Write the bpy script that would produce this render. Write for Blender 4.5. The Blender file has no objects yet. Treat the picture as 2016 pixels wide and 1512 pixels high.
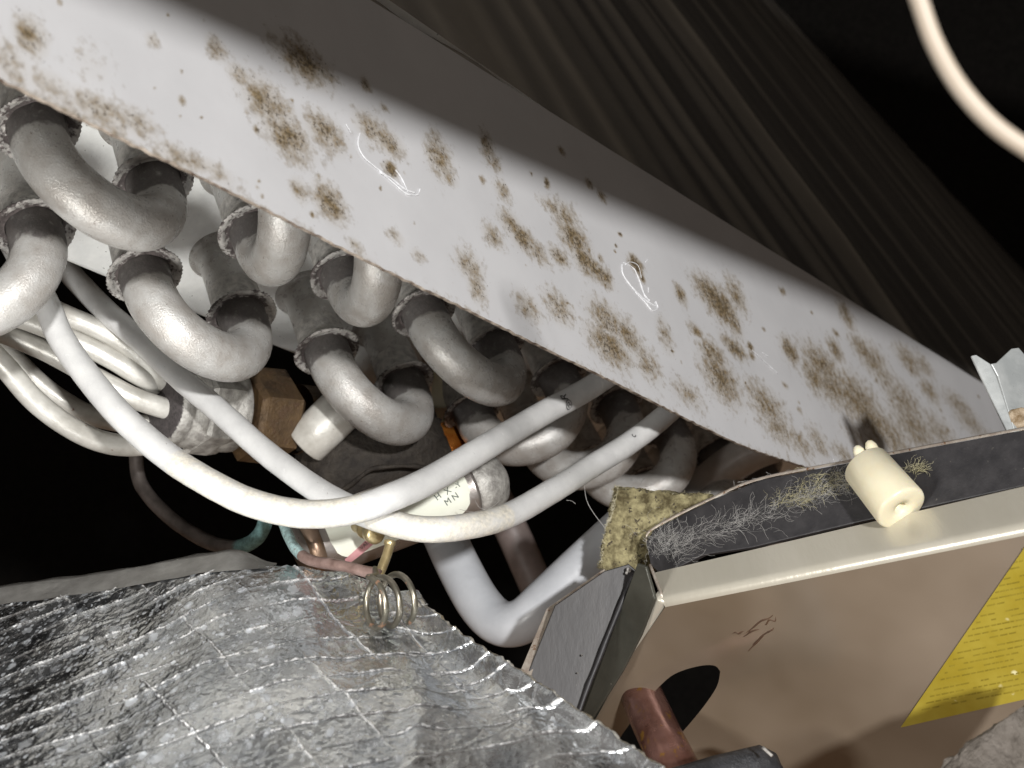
import bpy, bmesh, math, random
from mathutils import Vector, Matrix, noise
random.seed(7)
S = bpy.context.scene
COL = S.collection
MM = 0.001
F = 2800.0                      # focal length in photo pixels (2016 wide): a 50 mm lens

# ------------------------------------------------------------------ camera
cam = bpy.data.cameras.new('camera'); co = bpy.data.objects.new('camera', cam); COL.objects.link(co)
cam.sensor_width = 36; cam.lens = 50; cam.clip_start = 0.005; cam.clip_end = 20
co.rotation_euler = (math.radians(90), 0, 0)
cam.dof.use_dof = True; cam.dof.focus_distance = 0.285; cam.dof.aperture_fstop = 34
S.camera = co
# ------------------------------------------------------------------ world: dim warm cupboard light
w = bpy.data.worlds.new('World'); S.world = w; w.use_nodes = True
bg = w.node_tree.nodes['Background']; bg.inputs[0].default_value = (1.0, .89, .79, 1); bg.inputs[1].default_value = 0.15
S.view_settings.view_transform = 'Standard'; S.view_settings.look = 'None'; S.view_settings.exposure = 0
S.cycles.use_denoising = True
S.cycles.max_bounces = 8
S.cycles.sample_clamp_indirect = 6
def lamp(name, loc, power, size, color=(1, 1, 1), aim=None):
    l = bpy.data.lights.new(name, 'AREA'); l.shape = 'DISK'; l.size = size * MM; l.energy = power; l.color = color
    o = bpy.data.objects.new(name, l); COL.objects.link(o); o.location = Vector(loc) * MM
    o.rotation_euler = (Vector(aim) - Vector(loc)).to_track_quat('-Z', 'Y').to_euler()
    return o
LK = Vector((190, -560, 160))
lamp('torch_light', LK, 9.2, 36, (1, .985, .97), (0, 300, -10))
lamp('foil_bounce_fill', (-92, 150, -62), 0.25, 44, (1, .985, .95), (10, 300, 20))  # added fill lamp, standing in for light bounced up off the foil

# ------------------------------------------------------------------ frames
def P(x, y, d): return Vector(((x - 1008) / F * d, d, -(y - 756) / F * d))
O = Vector((-78.457, 236.077, 61.659))
A = Vector((0.63052673, 0.72152154, -0.28608165)).normalized()      # along a row of tubes
N = Vector((0.34991434, -0.59324455, -0.72499714)).normalized()     # out of the end plate
B = N.cross(A).normalized()
if B.dot(Vector((-0.693, .357, -.627))) < 0: B = -B
def Cc(u, v, s): return O + A * u + B * v + N * s
def hitp(x, y, q, n):
    r = Vector(((x - 1008) / F, 1, -(y - 756) / F)); return r * ((n.dot(q)) / n.dot(r))

# ------------------------------------------------------------------ materials
def mat(name, c1, c2=None, rough=.5, metal=0., scale=1.0, bump=0., bscale=None, bdist=.1, detail=4,
        attr=None, acol=(.05, .045, .04), arough=None, speck=None, speck_scale=1.2, speck_th=.72, spec=.5,
        stretch=(1, 1, 1), rvar=0.1, amix_noise=0.0, anoise_scale=1.5, coat=0., asoft=.12, amax=1., halo=None, dots=False):
    m = bpy.data.materials.new(name); m.use_nodes = True; nt = m.node_tree; nd = nt.nodes; lk = nt.links
    b = nd['Principled BSDF']; b.inputs['Metallic'].default_value = metal
    b.inputs['Specular IOR Level'].default_value = spec
    b.inputs['Coat Weight'].default_value = coat; b.inputs['Coat Roughness'].default_value = .15
    tc = nd.new('ShaderNodeTexCoord'); oi = nd.new('ShaderNodeObjectInfo')
    mp = nd.new('ShaderNodeVectorMath'); mp.operation = 'MULTIPLY'; mp.inputs[1].default_value = tuple(1000 * k for k in stretch)
    ad = nd.new('ShaderNodeVectorMath'); ad.operation = 'ADD'
    ml = nd.new('ShaderNodeMath'); ml.operation = 'MULTIPLY'; ml.inputs[1].default_value = 73
    lk.new(tc.outputs['Object'], mp.inputs[0]); lk.new(mp.outputs[0], ad.inputs[0]); lk.new(oi.outputs['Random'], ml.inputs[0]); lk.new(ml.outputs[0], ad.inputs[1])
    V = ad.outputs[0]
    def nz(s, d=detail, r=.6):
        n = nd.new('ShaderNodeTexNoise'); n.inputs['Scale'].default_value = s; n.inputs['Detail'].default_value = d; n.inputs['Roughness'].default_value = r
        lk.new(V, n.inputs['Vector']); return n.outputs['Fac']
    def ramp(fac, a, bb, lo=(0, 0, 0, 1), hi=(1, 1, 1, 1)):
        r = nd.new('ShaderNodeValToRGB'); r.color_ramp.elements[0].position = a; r.color_ramp.elements[1].position = bb
        r.color_ramp.elements[0].color = lo; r.color_ramp.elements[1].color = hi; lk.new(fac, r.inputs[0]); return r.outputs[0]
    def mix(fac, a, bb):
        x = nd.new('ShaderNodeMix'); x.data_type = 'RGBA'
        if isinstance(fac, float): x.inputs[0].default_value = fac
        else: lk.new(fac, x.inputs[0])
        for i, v in ((6, a), (7, bb)):
            if isinstance(v, tuple): x.inputs[i].default_value = v
            else: lk.new(v, x.inputs[i])
        return x.outputs[2]
    c2 = c2 or c1
    n1 = nz(.35 * scale)
    col = ramp(n1, .35, .65, (*c1, 1), (*c2, 1))
    if speck:
        sp = ramp(nz(speck_scale, 3, .7), speck_th, speck_th + .04)
        col = mix(sp, col, (*speck, 1))
    rg = nd.new('ShaderNodeMapRange'); rg.inputs[3].default_value = max(.03, rough - rvar); rg.inputs[4].default_value = min(1, rough + rvar)
    lk.new(nz(.9 * scale), rg.inputs[0]); rout = rg.outputs[0]
    if attr:
        at = nd.new('ShaderNodeAttribute'); at.attribute_name = attr
        fac = at.outputs['Fac']
        if amix_noise > 0:
            nn = nz(anoise_scale, 5, .65)
            m1 = nd.new('ShaderNodeMath'); m1.operation = 'SUBTRACT'; lk.new(nn, m1.inputs[0]); m1.inputs[1].default_value = .5
            m2 = nd.new('ShaderNodeMath'); m2.operation = 'MULTIPLY'; lk.new(m1.outputs[0], m2.inputs[0]); m2.inputs[1].default_value = amix_noise
            m3 = nd.new('ShaderNodeMath'); m3.operation = 'MULTIPLY_ADD'; lk.new(fac, m3.inputs[0]); m3.inputs[1].default_value = 1.0; lk.new(m2.outputs[0], m3.inputs[2])
            fac = ramp(m3.outputs[0], .5 - asoft, .5 + asoft, (0, 0, 0, 1), (amax, amax, amax, 1))
            # never where the attribute is zero
            m4 = nd.new('ShaderNodeMath'); m4.operation = 'MULTIPLY'; lk.new(fac, m4.inputs[0])
            gt = nd.new('ShaderNodeMapRange'); lk.new(at.outputs['Fac'], gt.inputs[0]); gt.inputs[1].default_value = .02; gt.inputs[2].default_value = .12
            lk.new(gt.outputs[0], m4.inputs[1]); fac = m4.outputs[0]
        if halo:
            hf = ramp(at.outputs['Fac'], .12, .75, (0, 0, 0, 1), (.62, .62, .62, 1)); col = mix(hf, col, (*halo, 1))
        ac = ramp(nz(1.1, 4, .7), .35, .7, (*acol, 1), tuple(min(1, k * 2.2) for k in acol) + (1,))
        col = mix(fac, col, ac)
        if dots:
            dn = nd.new('ShaderNodeMath'); dn.operation = 'MULTIPLY_ADD'; lk.new(at.outputs['Fac'], dn.inputs[0]); dn.inputs[1].default_value = .34; lk.new(nz(1.6, 3, .65), dn.inputs[2])
            col = mix(ramp(dn.outputs[0], .72, .80, (0, 0, 0, 1), (.75, .75, .75, 1)), col, (.05, .035, .02, 1))
        if arough is not None:
            x = nd.new('ShaderNodeMix'); lk.new(fac, x.inputs[0]); lk.new(rout, x.inputs[2]); x.inputs[3].default_value = arough; rout = x.outputs[0]
    lk.new(col, b.inputs['Base Color']); lk.new(rout, b.inputs['Roughness'])
    if bump > 0:
        bp = nd.new('ShaderNodeBump'); bp.inputs['Strength'].default_value = bump; bp.inputs['Distance'].default_value = bdist * MM
        lk.new(nz(bscale or 3 * scale, 5, .6), bp.inputs['Height']); lk.new(bp.outputs[0], b.inputs['Normal'])
    m['n'] = 1
    return m

M = {}
M['bend'] = mat('oxidised_aluminium', (.315, .295, .272), (.44, .435, .42), .29, .24, .55, 1, 2.8, .13, attr='grime_shade', acol=(.055, .048, .046), arough=.75,
                asoft=.2, amax=.85, amix_noise=1.5, anoise_scale=.55, speck=(.12, .09, .07), speck_scale=.9, speck_th=.68)
M['collar'] = mat('flux_crusted_ring', (.27, .26, .245), (.52, .50, .47), .55, .1, 1.6, .8, 2.0, .28, attr='grime_shade', acol=(.06, .05, .048), arough=.8,
                  amix_noise=2.2, anoise_scale=.9)
M['plate'] = mat('bright_galvanised_steel', (.76, .77, .76), (.90, .91, .89), .42, .0, .5, .6, 1.2, .12, speck=(.42, .42, .41), speck_scale=.7, speck_th=.66)
M['paint'] = mat('painted_steel_panel', (.565, .565, .575), (.605, .605, .615), .32, 0, .15, .25, .6, .04, attr='stain', acol=(.125, .09, .045), arough=.7,
                 amix_noise=1.9, anoise_scale=.5, asoft=.30, amax=.95, halo=(.37, .31, .22), dots=True, speck=(.22, .17, .12), speck_scale=.9, speck_th=.745, rvar=.05)
M['white'] = mat('white_coated_tube', (.52, .52, .515), (.60, .60, .59), .24, 0, .5, .7, 2.2, .10, attr='grime_shade', acol=(.42, .38, .29), amax=.7, asoft=.25, amix_noise=1.0, anoise_scale=.5,
                 speck=(.2, .18, .16), speck_scale=1.3, speck_th=.715)
M['alu'] = mat('dull_aluminium_tube', (.38, .365, .33), (.58, .57, .53), .36, .2, .4, .7, 1.2, .12, stretch=(1, .6, 1), speck=(.2, .12, .09), speck_scale=.6, speck_th=.7)
M['solder'] = mat('soldered_distributor', (.22, .21, .195), (.46, .45, .42), .5, .3, 1.2, .8, 1.4, .3, attr='grime_shade', acol=(.04, .035, .035), arough=.7, amix_noise=1.2)
M['brass'] = mat('tarnished_brass', (.04, .024, .012), (.10, .06, .026), .55, .3, .5, .9, .9, .4, speck=(.07, .04, .02), speck_scale=.5, speck_th=.55)
M['brass_bright'] = mat('bright_brass', (.42, .33, .17), (.58, .48, .28), .36, .8, 1, .5, 2, .1)
M['amber'] = mat('amber_copper_joint', (.30, .08, .01), (.42, .16, .03), .25, .7, .5, .4, 1, .1)
M['black_tape'] = mat('grimy_cork_tape', (.016, .013, .011), (.036, .030, .024), .7, 0, .8, 1, .9, .5, spec=.25)
M['can'] = mat('brushed_steel_can', (.30, .27, .25), (.42, .39, .37), .3, .8, .5, .3, 2, .05)
M['can_brown'] = mat('heat_tinted_steel', (.28, .19, .13), (.36, .26, .2), .35, .8, .5, .3, 2, .05)
M['sticker'] = mat('cream_paper_sticker', (.70, .72, .62), (.75, .76, .67), .45, 0, .5)
M['pink'] = mat('pink_ink', (.52, .25, .27), (.60, .32, .33), .5, 0, 1)
M['ink'] = mat('dark_ink', (.05, .07, .06), (.09, .11, .10), .5, 0, 1)
M['ink_black'] = mat('black_ink', (.015, .015, .015), None, .5, 0, 1)
M['wire'] = mat('tarnished_copper_capillary', (.26, .17, .13), (.45, .33, .29), .35, .7, 1, .5, 2, .1, speck=(.45, .62, .60), speck_scale=.5, speck_th=.60)
M['pinkwire'] = mat('pinkish_copper_capillary', (.20, .13, .11), (.36, .25, .22), .38, .5, 1, .5, 2, .1, attr='grime_shade', acol=(.30, .42, .42), amix_noise=1.6)
M['coil'] = mat('greenish_steel_coil', (.17, .16, .125), (.27, .245, .20), .32, .75, .6, .4, 2, .08, speck=(.5, .3, .2), speck_scale=.4, speck_th=.62)
M['teal'] = mat('verdigris_copper_tube', (.07, .06, .055), (.14, .12, .11), .4, .4, .8, .5, 2, .1, attr='grime_shade', acol=(.11, .20, .20), arough=.6, amix_noise=.4)
M['foil'] = mat('foil', (.66, .69, .72), (.88, .90, .93), .22, 1.0, .7, .45, .9, .30, rvar=.10)
M['foil_edge'] = mat('frayed_foil_edge', (.26, .22, .15), (.55, .54, .50), .6, .3, .9, 1, 2, .3, attr='grime_shade', acol=(.28, .13, .02), amix_noise=.3)
M['black_strip'] = mat('black_coated_flange', (.018, .017, .019), (.034, .032, .034), .5, 0, .8, .7, 1.0, .12, speck=(.16, .15, .13), speck_scale=1.3, speck_th=.70)
M['beige'] = mat('beige_coated_steel', (.52, .49, .41), (.56, .53, .45), .30, .25, .3, .55, .9, .10, stretch=(1.6, .25, .25), speck=(.25, .16, .1), speck_scale=.22, speck_th=.74, rvar=.04)
M['satin'] = mat('shade_brown_pan_face', (.135, .104, .073), (.245, .20, .155), .22, .0, .035, .2, .12, .3, spec=.7, coat=.9, speck=(.30, .26, .2), speck_scale=.30, speck_th=.77)  # brown of the unlit face and its warm reflections put into the colour
M['scuff'] = mat('dark_rust_scuff', (.055, .028, .016), (.10, .055, .03), .6)
M['edge_metal'] = mat('bare_metal_edge', (.46, .38, .32), (.66, .60, .52), .4, .6, 1.5, .6, 3, .1, speck=(.28, .15, .08), speck_scale=.8, speck_th=.6)
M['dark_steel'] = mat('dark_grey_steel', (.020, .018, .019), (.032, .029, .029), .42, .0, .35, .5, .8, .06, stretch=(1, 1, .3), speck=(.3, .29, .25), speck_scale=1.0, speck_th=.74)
M['yellow'] = mat('yellow_label_film', (.32, .24, .02), (.40, .32, .045), .35, 0, .25, .4, .3, .1, speck=(.75, .7, .4), speck_scale=.12, speck_th=.66)
M['yellow_ink'] = mat('dark_print_on_yellow', (.22, .17, .015), (.30, .235, .025), .5)
M['nylon'] = mat('cream_nylon', (.72, .66, .48), (.80, .75, .58), .35, 0, .25, .35, 1, .1)
M['nylon'].node_tree.nodes['Principled BSDF'].inputs['Subsurface Weight'].default_value = .35
M['nylon'].node_tree.nodes['Principled BSDF'].inputs['Subsurface Radius'].default_value = (.003, .002, .001)
M['nylon_dirt'] = mat('yellow_adhesive', (.50, .42, .10), (.6, .52, .2), .4)
M['wool'] = mat('yellow_glass_wool', (.09, .07, .03), (.42, .37, .20), .9, 0, 1.3, 1, 1.0, 1.3, speck=(.07, .055, .035), speck_scale=.5, speck_th=.60)
M['lint'] = mat('lint_fibre', (.42, .37, .20), (.60, .56, .42), .8)
M['lint_yellow'] = mat('yellow_lint_fibre', (.42, .38, .20), (.55, .51, .34), .8)
M['lint_grey'] = mat('grey_lint_fibre', (.35, .34, .32), (.5, .49, .47), .8)
M['copper'] = mat('copper_pipe', (.17, .075, .055), (.32, .17, .14), .25, .7, .35, .5, .8, .12, speck=(.35, .18, .04), speck_scale=.35, speck_th=.6)
M['rubber'] = mat('black_pipe_insulation', (.018, .02, .024), (.05, .052, .058), .38, 0, .5, 1, .5, .5)
M['mastic'] = mat('grey_gritty_mastic', (.10, .085, .07), (.16, .14, .12), .7, 0, 1, 1, 1.2, .6, speck=(.5, .45, .4), speck_scale=.9, speck_th=.70)
M['cable'] = mat('cream_cable_jacket', (.50, .42, .33), (.54, .46, .37), .45, 0, .2, .2, 1, .05)
M['galv'] = mat('spangled_zinc', (.52, .55, .55), (.76, .79, .78), .3, .5, .35, .4, .6, .1, attr='grime_shade', acol=(.25, .17, .09), amix_noise=.8)
M['liner'] = mat('dark_duct_liner', (.25, .225, .185), (.33, .30, .25), .5, 0, .06, .35, .25, .3, attr='grime_shade', acol=(.03, .026, .022), amax=1., speck=(.012, .01, .008), speck_scale=.09, speck_th=.72)
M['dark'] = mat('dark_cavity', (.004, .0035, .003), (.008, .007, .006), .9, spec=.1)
M['scratch'] = mat('white_adhesive_residue', (.85, .86, .88), None, .3)
M['rust_edge'] = mat('rusty_cut_edge', (.07, .045, .03), (.34, .29, .24), .6, .2, 1.1, 1, 2.5, .25)
M['grey_blob'] = mat('greenish_mastic', (.20, .20, .15), (.3, .3, .24), .7, 0, 1, 1, 1, .4)
M['white_dim'] = mat('white_painted_pipe', (.42, .435, .46), (.50, .515, .54), .32, 0, .3, .4, .8, .08)

# ------------------------------------------------------------------ builders (points in millimetres)
def link(o, parent=None):
    COL.objects.link(o)
    if parent: o.parent = parent
    return o
def mk(name, vs, fs, m, parent=None, smooth=True, attr=None, origin=None):
    vs = [Vector(v) for v in vs]
    if parent is not None:
        base = parent; off = Vector((0, 0, 0))
        while base is not None: off += Vector(base.location); base = base.parent
        org = off / MM
    else:
        org = origin if origin is not None else sum(vs, Vector()) / len(vs)
    me = bpy.data.meshes.new(name); me.from_pydata([tuple((v - org) * MM) for v in vs], [], fs); me.update()
    if smooth:
        for p in me.polygons: p.use_smooth = True
    if attr:
        for an, vals in attr.items():
            a = me.attributes.new(an, 'FLOAT', 'POINT'); a.data.foreach_set('value', vals)
    me.materials.append(m)
    o = bpy.data.objects.new(name, me); link(o, parent)
    if parent is None: o.location = org * MM
    return o
def tag(o, label, cat, group=None, kind=None):
    o['label'] = label; o['category'] = cat
    if group: o['group'] = group
    if kind: o['kind'] = kind
    return o
def thing(name, label, cat, loc, group=None):
    o = bpy.data.objects.new(name, None); COL.objects.link(o); o.empty_display_size = .005; o.location = Vector(loc) * MM
    return tag(o, label, cat, group)
def crom(pts, n):
    out = []; k = len(pts)
    for i in range(k - 1):
        p0 = pts[max(i - 1, 0)]; p1 = pts[i]; p2 = pts[i + 1]; p3 = pts[min(i + 2, k - 1)]
        for j in range(n):
            t = j / n
            out.append(.5 * ((2 * p1) + (p2 - p0) * t + (2 * p0 - 5 * p1 + 4 * p2 - p3) * t * t + (3 * p1 - p0 - 3 * p2 + p3) * t ** 3))
    out.append(pts[-1]); return out
def tube_geo(path, rad, seg=24, cap=True, wob=0):
    n = len(path); vs = []; fs = []
    T = [(path[min(i + 1, n - 1)] - path[max(i - 1, 0)]).normalized() for i in range(n)]
    up = T[0].orthogonal().normalized()
    for i in range(n):
        up = (up - T[i] * up.dot(T[i])).normalized(); s = T[i].cross(up)
        r = rad[i] if isinstance(rad, (list, tuple)) else rad
        for k in range(seg):
            a = 2 * math.pi * k / seg
            q = path[i] + (up * math.cos(a) + s * math.sin(a)) * r
            if wob:
                q += (q - path[i]).normalized() * noise.noise(q * .35) * wob
            vs.append(q)
    for i in range(n - 1):
        for k in range(seg):
            a = i * seg + k; b = i * seg + (k + 1) % seg
            fs.append((a, b, b + seg, a + seg))
    if cap:
        for i, rev in ((0, True), (n - 1, False)):
            c = len(vs); vs.append(path[i] + T[i] * 0)
            for k in range(seg):
                a = i * seg + k; b = i * seg + (k + 1) % seg
                fs.append((c, b, a) if rev else (c, a, b))
    return vs, fs
def tube(name, pts, r, m, parent=None, n=10, seg=24, wob=0, attrf=None, cap=True):
    path = crom([Vector(p) for p in pts], n)
    vs, fs = tube_geo(path, r, seg, cap, wob)
    at = None
    if attrf:
        L = len(path); vals = []
        for i in range(L): vals += [attrf(i / (L - 1))] * seg
        vals += [attrf(0), attrf(1)][:len(vs) - len(vals)]
        at = {'grime_shade': vals}
    return mk(name, vs, fs, m, parent, attr=at)
def lathe_geo(c, ax, prof, seg=48, jitter=0, poly=None):
    ax = ax.normalized(); u = ax.orthogonal().normalized(); v = ax.cross(u); vs = []; fs = []
    for h, r in prof:
        for k in range(seg):
            a = 2 * math.pi * k / seg
            rr = r
            if poly: 
                b = (a % (2 * math.pi / poly)) - math.pi / poly; rr = r * math.cos(math.pi / poly) / math.cos(b)
            q = c + ax * h + (u * math.cos(a) + v * math.sin(a)) * rr
            if jitter: q += (u * math.cos(a) + v * math.sin(a)) * noise.noise(q * .6) * jitter + ax * noise.noise(q * .5 + Vector((9, 3, 1))) * jitter
            vs.append(q)
    for i in range(len(prof) - 1):
        for k in range(seg):
            a = i * seg + k; b = i * seg + (k + 1) % seg; fs.append((a, b, b + seg, a + seg))
    return vs, fs
def lathe(name, c, ax, prof, m, parent=None, seg=48, jitter=0, poly=None, smooth=True, attr=None):
    vs, fs = lathe_geo(Vector(c), Vector(ax), prof, seg, jitter, poly)
    return mk(name, vs, fs, m, parent, smooth, attr)
def slab(name, pts, thick, m, parent=None, nrm=None, bevel=.15, smooth=False):
    """a flat sheet of real thickness: outline extruded away from nrm"""
    pts = [Vector(p) for p in pts]; n = len(pts)
    if nrm is None: nrm = (pts[1] - pts[0]).cross(pts[2] - pts[0]).normalized()
    if nrm.dot(pts[0]) > 0: nrm = -nrm
    cen = sum(pts, Vector()) / n                     # press the outline into one true plane
    pts = [p * (nrm.dot(cen) / nrm.dot(p)) for p in pts]
    bk = [p - nrm * thick for p in pts]
    fs = [tuple(range(n)), tuple(reversed(range(n, 2 * n)))] + [(i, i + n, (i + 1) % n + n, (i + 1) % n) for i in range(n)]
    o = mk(name, pts + bk, fs, m, parent, smooth)
    bm = bmesh.new(); bm.from_mesh(o.data); bmesh.ops.recalc_face_normals(bm, faces=bm.faces); bm.to_mesh(o.data); bm.free()
    if bevel: 
        md = o.modifiers.new('bevel', 'BEVEL'); md.width = bevel * MM; md.segments = 2
    return o
def ss(a, b, x):
    t = max(0, min(1, (x - a) / (b - a))); return t * t * (3 - 2 * t)

# ================================================================== SETTING
# dark cabinet interior far behind everything
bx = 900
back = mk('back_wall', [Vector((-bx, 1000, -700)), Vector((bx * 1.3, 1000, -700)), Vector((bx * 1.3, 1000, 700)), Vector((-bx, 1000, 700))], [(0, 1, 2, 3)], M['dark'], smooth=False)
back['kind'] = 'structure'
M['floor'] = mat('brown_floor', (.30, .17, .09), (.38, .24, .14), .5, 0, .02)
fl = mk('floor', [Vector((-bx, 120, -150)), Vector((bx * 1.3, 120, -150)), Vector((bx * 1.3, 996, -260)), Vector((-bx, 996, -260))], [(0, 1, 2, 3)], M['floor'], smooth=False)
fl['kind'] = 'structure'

def ss(a, b, x):
    t = max(0, min(1, (x - a) / (b - a))); return t * t * (3 - 2 * t)
# ribbed dark liner wall behind the painted panel
vs = []; fs = []; liner_shade = []; NU, NS = 340, 20
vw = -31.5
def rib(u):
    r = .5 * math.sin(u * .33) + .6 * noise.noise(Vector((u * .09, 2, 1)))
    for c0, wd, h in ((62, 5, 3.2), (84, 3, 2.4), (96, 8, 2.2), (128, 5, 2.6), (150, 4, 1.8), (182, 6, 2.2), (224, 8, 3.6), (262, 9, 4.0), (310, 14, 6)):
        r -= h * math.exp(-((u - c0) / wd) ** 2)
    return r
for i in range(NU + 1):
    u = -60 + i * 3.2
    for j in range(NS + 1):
        liner_shade.append(max(0, min(1, .38 + .13 * rib(u) + ss(60, 260, u) * .8 - .5 * ss(-.2, .4, noise.noise(Vector((u * .07, 9, 9)))))))  # shade painted in: darker rib grooves and a fade to black rightward
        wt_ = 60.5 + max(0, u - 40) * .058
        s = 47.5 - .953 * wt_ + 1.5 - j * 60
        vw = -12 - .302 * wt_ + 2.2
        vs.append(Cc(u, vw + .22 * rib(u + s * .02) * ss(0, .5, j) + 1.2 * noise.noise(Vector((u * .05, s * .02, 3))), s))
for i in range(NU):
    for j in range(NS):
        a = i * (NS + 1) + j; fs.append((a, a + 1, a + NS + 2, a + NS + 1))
lw = mk('wall', vs, fs, M['liner'], attr={'grime_shade': liner_shade}); lw['kind'] = 'structure'

# unseen top rail above the frame, enlarged to shade the panel and wall
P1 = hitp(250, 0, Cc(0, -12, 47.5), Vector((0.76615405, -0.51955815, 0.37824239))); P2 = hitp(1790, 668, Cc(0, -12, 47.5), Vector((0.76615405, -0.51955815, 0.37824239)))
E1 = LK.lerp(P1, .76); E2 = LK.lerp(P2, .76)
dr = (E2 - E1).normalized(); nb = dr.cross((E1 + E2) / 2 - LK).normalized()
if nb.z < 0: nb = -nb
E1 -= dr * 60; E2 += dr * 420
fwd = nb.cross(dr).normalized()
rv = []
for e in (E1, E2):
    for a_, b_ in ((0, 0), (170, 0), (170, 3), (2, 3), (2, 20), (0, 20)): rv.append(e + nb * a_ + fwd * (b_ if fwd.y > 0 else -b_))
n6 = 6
rail = mk('shade_plate', rv, [tuple(range(6)), tuple(reversed(range(6, 12)))] + [(i, i + 6, (i + 1) % 6 + 6, (i + 1) % 6) for i in range(6)], M['dark_steel'], smooth=False)
tag(rail, 'unseen dark steel plate above the frame, enlarged to shade the painted panel and wall', 'header plate')

# ================================================================== EVAPORATOR COIL
coil = thing('evaporator_coil', 'grey tube coil with rows of fat U shaped bends on a bright end plate', 'evaporator coil', O)
LST = 19.3
pv = []; pf = []
us = [-60 + 10 * i for i in range(42)]
prof = [(-30, -LST), (-10, -LST), (10, -LST), (30, -LST), (50, -LST), (56.3, -LST), (57.4, -LST - .5), (57.9, -LST - 1.4), (57.9, -LST - 12), (57.3, -LST - 12)]
for u in us:
    for v, s in prof: pv.append(Cc(u, v, s + .35 * noise.noise(Vector((u * .05, v * .06, 0)))))
k = len(prof)
for i in range(len(us) - 1):
    for j in range(k - 1): a = i * k + j; pf.append((a, a + 1, a + k + 1, a + k))
mk('end_plate', pv, pf, M['plate'], coil)
# --- one return bend per tube pair: bend (part) > collar, stub_tube (sub-parts); local x = span, z = out
def ubend_mesh(D, r=5.2, st=4.3):
    pts = []; 
    for h in (-1.5, -.6, .4, 1.4, 2.4, 3.3): pts.append(Vector((0, 0, h)))
    for i in range(0, 31):
        a = math.pi * i / 30; pts.append(Vector((D / 2 - D / 2 * math.cos(a), 0, st + D / 2 * math.sin(a))))
    for h in (3.3, 2.4, 1.4, .4, -.6, -1.5): pts.append(Vector((D, 0, h)))
    rr = []
    for p in pts: rr.append(r * (1.0 - .03 * ss(4, 14, p.z)))
    vs, fs = tube_geo(pts, rr, 36, False)
    vals = []
    for v in vs:
        right = v.x > D / 2
        e = 6.0 + (1.5 if right else 0) + 1.4 * noise.noise(v * .25)
        vals.append(1.0 - ss(e - .8, e + .5, v.z) * 1.0)
    me = bpy.data.meshes.new('return_bend'); me.from_pydata([tuple(v * MM) for v in vs], [], fs); me.update()
    for p in me.polygons: p.use_smooth = True
    a = me.attributes.new('grime_shade', 'FLOAT', 'POINT'); a.data.foreach_set('value', [x * .8 for x in vals]); me.materials.append(M['bend']); return me
def ring_mesh(seed):
    # flared, serrated, flux-crusted socket mouth
    prof = [(-7.5, 5.45), (-4.2, 5.5), (-2.4, 5.75), (-1.2, 6.4), (-.2, 7.2), (.1, 7.65), (.35, 7.6), (.45, 7.1), (.2, 6.4), (-.3, 5.8), (-.2, 5.3)]
    seg = 96; vs = []; fs = []; g = []
    for i, (h, r) in enumerate(prof):
        for q in range(seg):
            a = 2 * math.pi * q / seg; rr = r; hh = h
            if 4 <= i <= 6: rr += (.16 if q % 2 else -.10) * (.4 + abs(noise.noise(Vector((math.cos(a) * 2, math.sin(a) * 2, seed)))) * 2)
            if i >= 4:
                hh += .28 * noise.noise(Vector((math.cos(a) * 2, math.sin(a) * 2, seed + i * .3)))
                rr += .22 * noise.noise(Vector((math.cos(a) * 1.5, math.sin(a) * 1.5, seed + 5)))
            vs.append((rr * math.cos(a) * MM, rr * math.sin(a) * MM, hh * MM))
            gg = [.1, .1, .2, .3, .45, .7, .5, .45, .5, .75, 1][i]
            g.append(gg * (.85 + .9 * noise.noise(Vector((math.cos(a), math.sin(a), seed * 2)))))
    for i in range(len(prof) - 1):
        for q in range(seg):
            a = i * seg + q; b = i * seg + (q + 1) % seg; fs.append((a, b, b + seg, a + seg))
    me = bpy.data.meshes.new('collar'); me.from_pydata(vs, [], fs); me.update()
    for p in me.polygons: p.use_smooth = True
    at = me.attributes.new('grime_shade', 'FLOAT', 'POINT'); at.data.foreach_set('value', g); me.materials.append(M['collar']); return me
def stub_mesh():
    prof = [(-LST - .5, 7.2), (-LST + .4, 7.1), (-LST + .8, 6.5), (-LST + 1.0, 6.0), (-LST + 1.9, 5.95), (-LST + 2.3, 5.5), (-LST + 5, 5.35), (-7, 5.4)]
    vs, fs = lathe_geo(Vector((0, 0, 0)), Vector((0, 0, 1)), prof, 40)
    me = bpy.data.meshes.new('stub_tube'); me.from_pydata([tuple(v * MM) for v in vs], [], fs); me.update()
    for p in me.polygons: p.use_smooth = True
    a = me.attributes.new('grime_shade', 'FLOAT', 'POINT'); a.data.foreach_set('value', [.25 if v.z > -13 else 0 for v in vs]); me.materials.append(M['bend']); return me
UM = {}
RM = [ring_mesh(i * 3.7) for i in range(6)]; SM = stub_mesh()
def lat(i, j): return Vector((i * 25.4 + j * 12.7, j * 20.02, 0))
pairs = [((0, 1), (1, 1)), ((0, 0), (1, 0)), ((1, 2), (2, 2)), ((2, 1), (2, 0)), ((3, 1), (3, 0)), ((3, 2), (4, 2)), ((4, 1), (5, 1)), ((4, 0), (5, 0)),
         ((5, 2), (6, 1)), ((6, 2), (7, 1)), ((7, 2), (8, 1)), ((-1, 3), (0, 2)), ((6, 0), (7, 0)), ((-1, 1), (-1, 2)), ((8, 2), (9, 1)), ((9, 2), (10, 1))]
cnt = 0
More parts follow.
